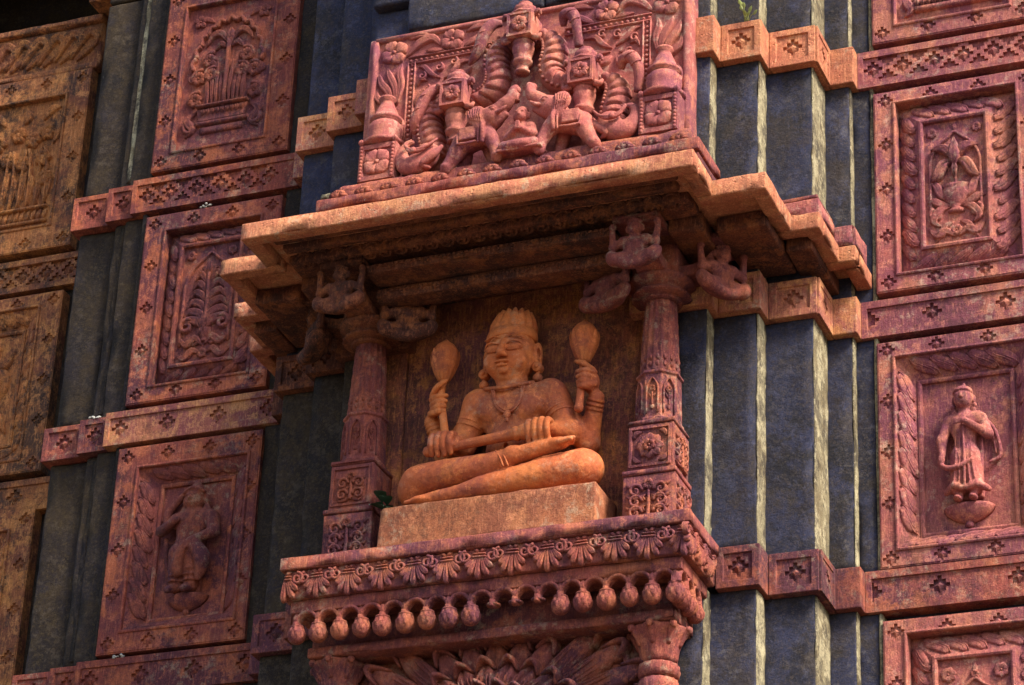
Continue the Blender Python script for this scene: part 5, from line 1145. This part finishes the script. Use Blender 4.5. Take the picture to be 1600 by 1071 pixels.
# ================================================================== SHELF UNDER THE STATUE
sh = thing('carved_shelf', 'projecting red stone shelf with palmette frieze and hanging knobs under the statue', 'shelf', (0, .2, -.5))
MB().rbox(-1.10, 1.10, 0, .470, -.069, 0, r=.007, step=.035, amp=.002, chip=.014).build('top_slab', RED, sh)
fz = MB().rbox(-1.078, 1.078, .026, .470, -.222, -.071, r=.006, step=.05, amp=.0015, chip=.006).build('frieze', RED, sh)
def palmette(fr, s_=1.0, half=0):
    m = MB()
    for k in range(5):
        if half and (k-2)*half < 0: continue
        a = R(-90+(k-2)*27); l = (.082, .076, .062)[abs(k-2)]*s_
        stroke(m, fr, [(.010*(k-2)*s_, -.050*s_+.012*s_), (l*.6*math.cos(a)+.006*(k-2)*s_, -.048*s_+l*.6*math.sin(a)), (l*math.cos(a)*1.08, -.048*s_+l*math.sin(a))], [.006*s_,.012*s_,.015*s_,.008*s_], .022, 7, .35, 4)
    stroke(m, fr, [((0 if half > 0 else -.03)*s_,-.038*s_),((0 if half < 0 else .03)*s_,-.038*s_)], .006, .018, 5); stroke(m, fr, [((0 if half > 0 else -.026)*s_,-.024*s_),((0 if half < 0 else .026)*s_,-.024*s_)], .005, .016, 5)
    for s in (-1, 1):
        if half and s*half < 0: continue
        volute(m, fr, s*.055*s_, -.036*s_, .026*s_, 1.5, math.pi/2, -s, .30, .018)
        leaf(m, fr, [(0,-.016*s_),(s*.012*s_,-.008*s_),(s*.024*s_,-.002*s_)], .007*s_, .014)
    return m
me = palmette(Frame((0,0,0)), 1.28); ob = None; pz = -.0735
for i in range(13):
    x = -1.068+.178*i
    if i in (0, 12):
        palmette(Frame((x,.024,pz)), 1.28, 1 if i == 0 else -1).build('palmette', RED, fz); continue
    if ob is None: ob = me.build('palmette', RED); cur = ob
    else: cur = ob.copy(); COL.objects.link(cur)
    cur.parent = fz; cur.location = Vector((x+RNG.uniform(-.003,.003),.024,pz))-sh.location; cur.scale = (RNG.uniform(.94,1.04), RNG.uniform(.8,1.1), RNG.uniform(.94,1.03)); cur.rotation_euler = (0, RNG.uniform(-.04,.04), 0)
for k in range(3):
    palmette(Frame((1.079,.055+.14*k,pz), (0,1,0), (0,0,1), (1,0,0)), 1.15).build('palmette', RED, fz)
MB().rbox(-1.045, 1.045, .055, .45, -.290, -.224, r=.005, step=.05, amp=.002, chip=.006).build('fascia', RED, sh)
MB().rbox(-.98, .98, .200, .45, -.452, -.292, r=.006, step=.06, amp=.002).build('soffit_block', PLUM, sh)
MB().rbox(-.98, .98, .150, .45, -.500, -.447, r=.008, step=.06, amp=.002).build('lower_moulding', PLUM, sh)
# scalloped arches and hanging knobs
NK = 18; sp = 2.02/(NK-1)
def arch_tooth(fr, name='scallop'):
    m = MB(); stroke(m, fr, [(-sp/2,-.062),(-sp/2+.006,-.025),(-sp*.25,.004),(0,.012),(sp*.25,.004),(sp/2-.006,-.025),(sp/2,-.062)], [.013,.012,.012,.012,.012,.012,.013], .034, 7)
    return m
def tongue(fr): m = MB(); leaf(m, fr, [(0,-.06),(0,-.02),(0,.020)], .016, .030, .2); stroke(m, fr, [(0,-.075),(0,-.040)], .017, .030); return m
def knob(x, y, mat=RED, name='hanging_knob'):
    sk = RNG.uniform(.82, .90); m = MB(); m.lathe([(q_[0]*sk, -.35+(q_[1]+.35)*sk) for q_ in [(.016,-.335),(.020,-.350),(.042,-.354),(.046,-.362),(.034,-.369),(.044,-.380),(.052,-.400),(.052,-.425),(.045,-.447),(.028,-.462),(.010,-.468)]], x, y, 20); kn = m.build(name, mat, sh)
    for row, (z_, r_, n_, l_) in enumerate(((-.366,.043,9,.040),(-.398,.053,9,.044))):
        m = MB()
        for k in range(n_):
            a = 2*math.pi*(k+.5*row)/n_
            if math.sin(a) > .6 and math.cos(a) < .3: continue
            pl = []
            for t_ in (0,.3,.6,.85,1):
                zz = z_-l_*t_; rr = sk*(np.interp(-zz, [.366,.380,.400,.425,.447,.462], [.036,.044,.052,.052,.045,.028])+.0085*(1-.5*t_)); zz = -.35+(zz+.35)*sk; ww = .31*math.sqrt(max(0,1-t_**2.2))+.01
                pl.append([(x+(rr-.004*abs(u))*math.cos(a+u*ww), y+(rr-.004*abs(u))*math.sin(a+u*ww), zz) for u in (-1,-.5,0,.5,1)])
            m.loft(pl, cap=False, closed=False)
        pc = m.build('petal_ring', mat, kn); pc['kind'] = 'stuff'
    return kn
for i in range(NK):
    x = -1.01+sp*i
    tongue(Frame((x,.085,-.300))).build('tongue', RED, sh)
    if i < NK-1: arch_tooth(Frame((x+sp/2,.095,-.298))).build('scallop', RED, sh)
    if i in (9, 10, 11):
        m = MB(); m.lathe([(.018,-.335),(.022,-.352),(.038,-.357),(.034,-.366),(.016,-.369)], x, .082, 14); m.build('broken_knob_stub', PLUM, sh)
    else: knob(x+RNG.uniform(-.004,.004), .082+RNG.uniform(-.004,.004))
for k in range(3):
    y = .165+.10*k; knob(1.01, y); tongue(Frame((1.005,y,-.300), (0,1,0), (0,0,1), (1,0,0))).build('tongue', RED, sh); arch_tooth(Frame((1.0,y-.05,-.298), (0,1,0), (0,0,1), (1,0,0))).build('scallop', RED, sh)
# lower wall: fluted half columns and acanthus panel
for s in (-1, 1):
    X = s*.855; wd = 'right' if s > 0 else 'left'
    t = thing('lotus_column', f'lotus-capital half column under the {wd} end of the statue shelf', 'column', (X, .30, -2.2), 'half columns under the shelf')
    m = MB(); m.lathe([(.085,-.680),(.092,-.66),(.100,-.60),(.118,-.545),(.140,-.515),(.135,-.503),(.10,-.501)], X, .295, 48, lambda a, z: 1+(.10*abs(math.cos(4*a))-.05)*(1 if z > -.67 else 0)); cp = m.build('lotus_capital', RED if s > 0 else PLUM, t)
    for k in range(8):
        a = 2*math.pi*k/8
        if math.sin(a) > .5: continue
        m = MB(); m.tube([(X+.10*math.cos(a),.295+.10*math.sin(a),-.60), (X+.128*math.cos(a),.295+.128*math.sin(a),-.535), (X+.152*math.cos(a),.295+.152*math.sin(a),-.515), (X+.158*math.cos(a),.295+.158*math.sin(a),-.535)], [.012,.020,.022,.008], 8); m.build('petal', RED if s > 0 else PLUM, cp)
    m = MB(); m.lathe([(.075,-.76),(.098,-.752),(.104,-.72),(.098,-.690),(.08,-.682)], X, .295, 48, lambda a, z: 1+.035*math.cos(14*a+z*60)); m.build('twisted_ring', RED if s > 0 else PLUM, t)
    m = MB(); m.lathe([(.080,-2.2),(.080,-.90),(.098,-.86),(.102,-.80),(.094,-.768),(.07,-.764)], X, .295, 48, lambda a, z: 1+.03*math.cos(16*a)); m.build('fluted_shaft', RED if s > 0 else PLUM, t)
ap = thing('acanthus_panel', 'dark red panel of fanning acanthus leaves under the statue shelf', 'carved panel', (0, .4, -2.2))
MB().rbox(-.76, .76, .33, .62, -2.2, -.50, r=.006, step=.08, amp=.003).build('back_slab', PLUM, ap)
AF_ = Frame((0,.33,-.98)); 
for layer, (n_, l0, w0, h0) in enumerate(((13,.50,.062,.05), (11,.36,.056,.08), (9,.22,.044,.11))):
    for k in range(n_):
        a = R(90+(k-(n_-1)/2)*(150/(n_-1)))+layer*.06; ll = l0*(1.25 if abs(math.cos(a)) > .6 and layer == 0 else 1.0)
        m = MB(); ca, sa = math.cos(a), math.sin(a)
        f2 = Frame(tuple(AF_.p(ca*.02, sa*.02, h0*.35)))
        ex = 1.35
        px_, pz_ = -sa, ca; W7 = [.3,.55,.85,1.0,1.05,.95,.5]
        def pt(d, e): return (ca*ll*d*ex+px_*e*w0, sa*ll*d+pz_*e*w0)
        stroke(m, f2, [pt(0,0), pt(.35,.05), pt(.7,.0), pt(1.0,0)], [w0*q_ for q_ in W7], h0, 9, .25)
        for e in (-.62, -.30, .30, .62): stroke(m, f2, [pt(.05,e*.3), pt(.4,e*.75), pt(.75,e*.95), pt(.93-.1*abs(e),e*.95)], [.004,.007,.008,.003], h0*1.12, 5)
        stroke(m, f2, [pt(.90,-.85), pt(1.0,-.45), pt(1.04,0), pt(1.0,.45), pt(.90,.85)], [.008,.016,.020,.016,.008], h0*1.25, 7)
        m.build('acanthus_leaf', PLUM, ap)
for s in (-1, 1):
    m = MB(); f2 = Frame((s*.60,.33,-.66)); volute(m, f2, 0, 0, .10, 1.4, 1.5, -s, .22, .03); flower(m, f2, 0, 0, .045, 6, .03); m.build('corner_scroll', PLUM, ap)

# a pale lump of rubble left on the lower ledge, lime crusts on two left-hand bands
rb = thing('rubble_lump', 'small pale lump of rubble at the left end of the roof ledge', 'rubble', (-1.05, .10, 2.166))
for x_, z_, r_ in ((-1.055,2.188,.030), (-1.015,2.180,.020)): MB().rbox(x_-r_, x_+r_, .085, .085+r_*1.7, z_-r_*.7, z_+r_*.9, r=.010, step=.02, amp=.008, chip=.02, freq=30).build('chunk', CREAM, rb)
WHITE = stone('lime_droppings', [(0.62,0.60,0.54),(0.45,0.42,0.36),(0.70,0.68,0.62)], 8, 0, .2, grime=.2, black=.1)
for x_, y_, z_, lab in ((-2.93,1.035,1.560,'white lime crust on the ledge beside the middle orange band'), (-2.55,.990,.006,'white droppings on the ledge below the dancing figure'), (-2.30,.992,2.872,'white chip line below the upper plum band')):
    m = MB()
    for k in range(7): m.ball((x_+RNG.uniform(-.05,.05), y_+RNG.uniform(-.008,.01), z_+RNG.uniform(-.004,.012)), (RNG.uniform(.006,.016), .008, RNG.uniform(.003,.009)), 7, 5)
    o = m.build('lime_crust', WHITE); tag(o, lab, 'droppings'); o['kind'] = 'stuff'
# small plant rooted on the right-hand band
tw = thing('small_weed', 'tiny yellow-green weed growing on the upper right band', 'plant', (1.20, .50, 3.139))
for k in range(9):
    a = k*.7; p = np.array((1.215+.012*math.cos(a), .50, 3.14)); q = p+np.array((.035*math.cos(a*1.9)+.005, -.02+.01*math.sin(a), .03+.075*(k%4)/3)); m = MB(); m.tube([tuple(p), tuple((p+q)/2+np.array((0,-.006,.008))), tuple(q)], [.002,.002,.001], 5)
    rows = []; d = (q-p)/np.linalg.norm(q-p); sd_ = np.cross(d, (0,1,0)); sd_ /= np.linalg.norm(sd_)
    for t_ in np.linspace(0, 1, 5): w_ = .010*math.sin(math.pi*(t_*.9+.05)); cc = q+d*(t_*.035-.01); rows.append([cc-sd_*w_, cc+np.array((0,-.003,0)), cc+sd_*w_])
    m.loft(rows, cap=False, closed=False); m.build('sprig', TWIG, tw)
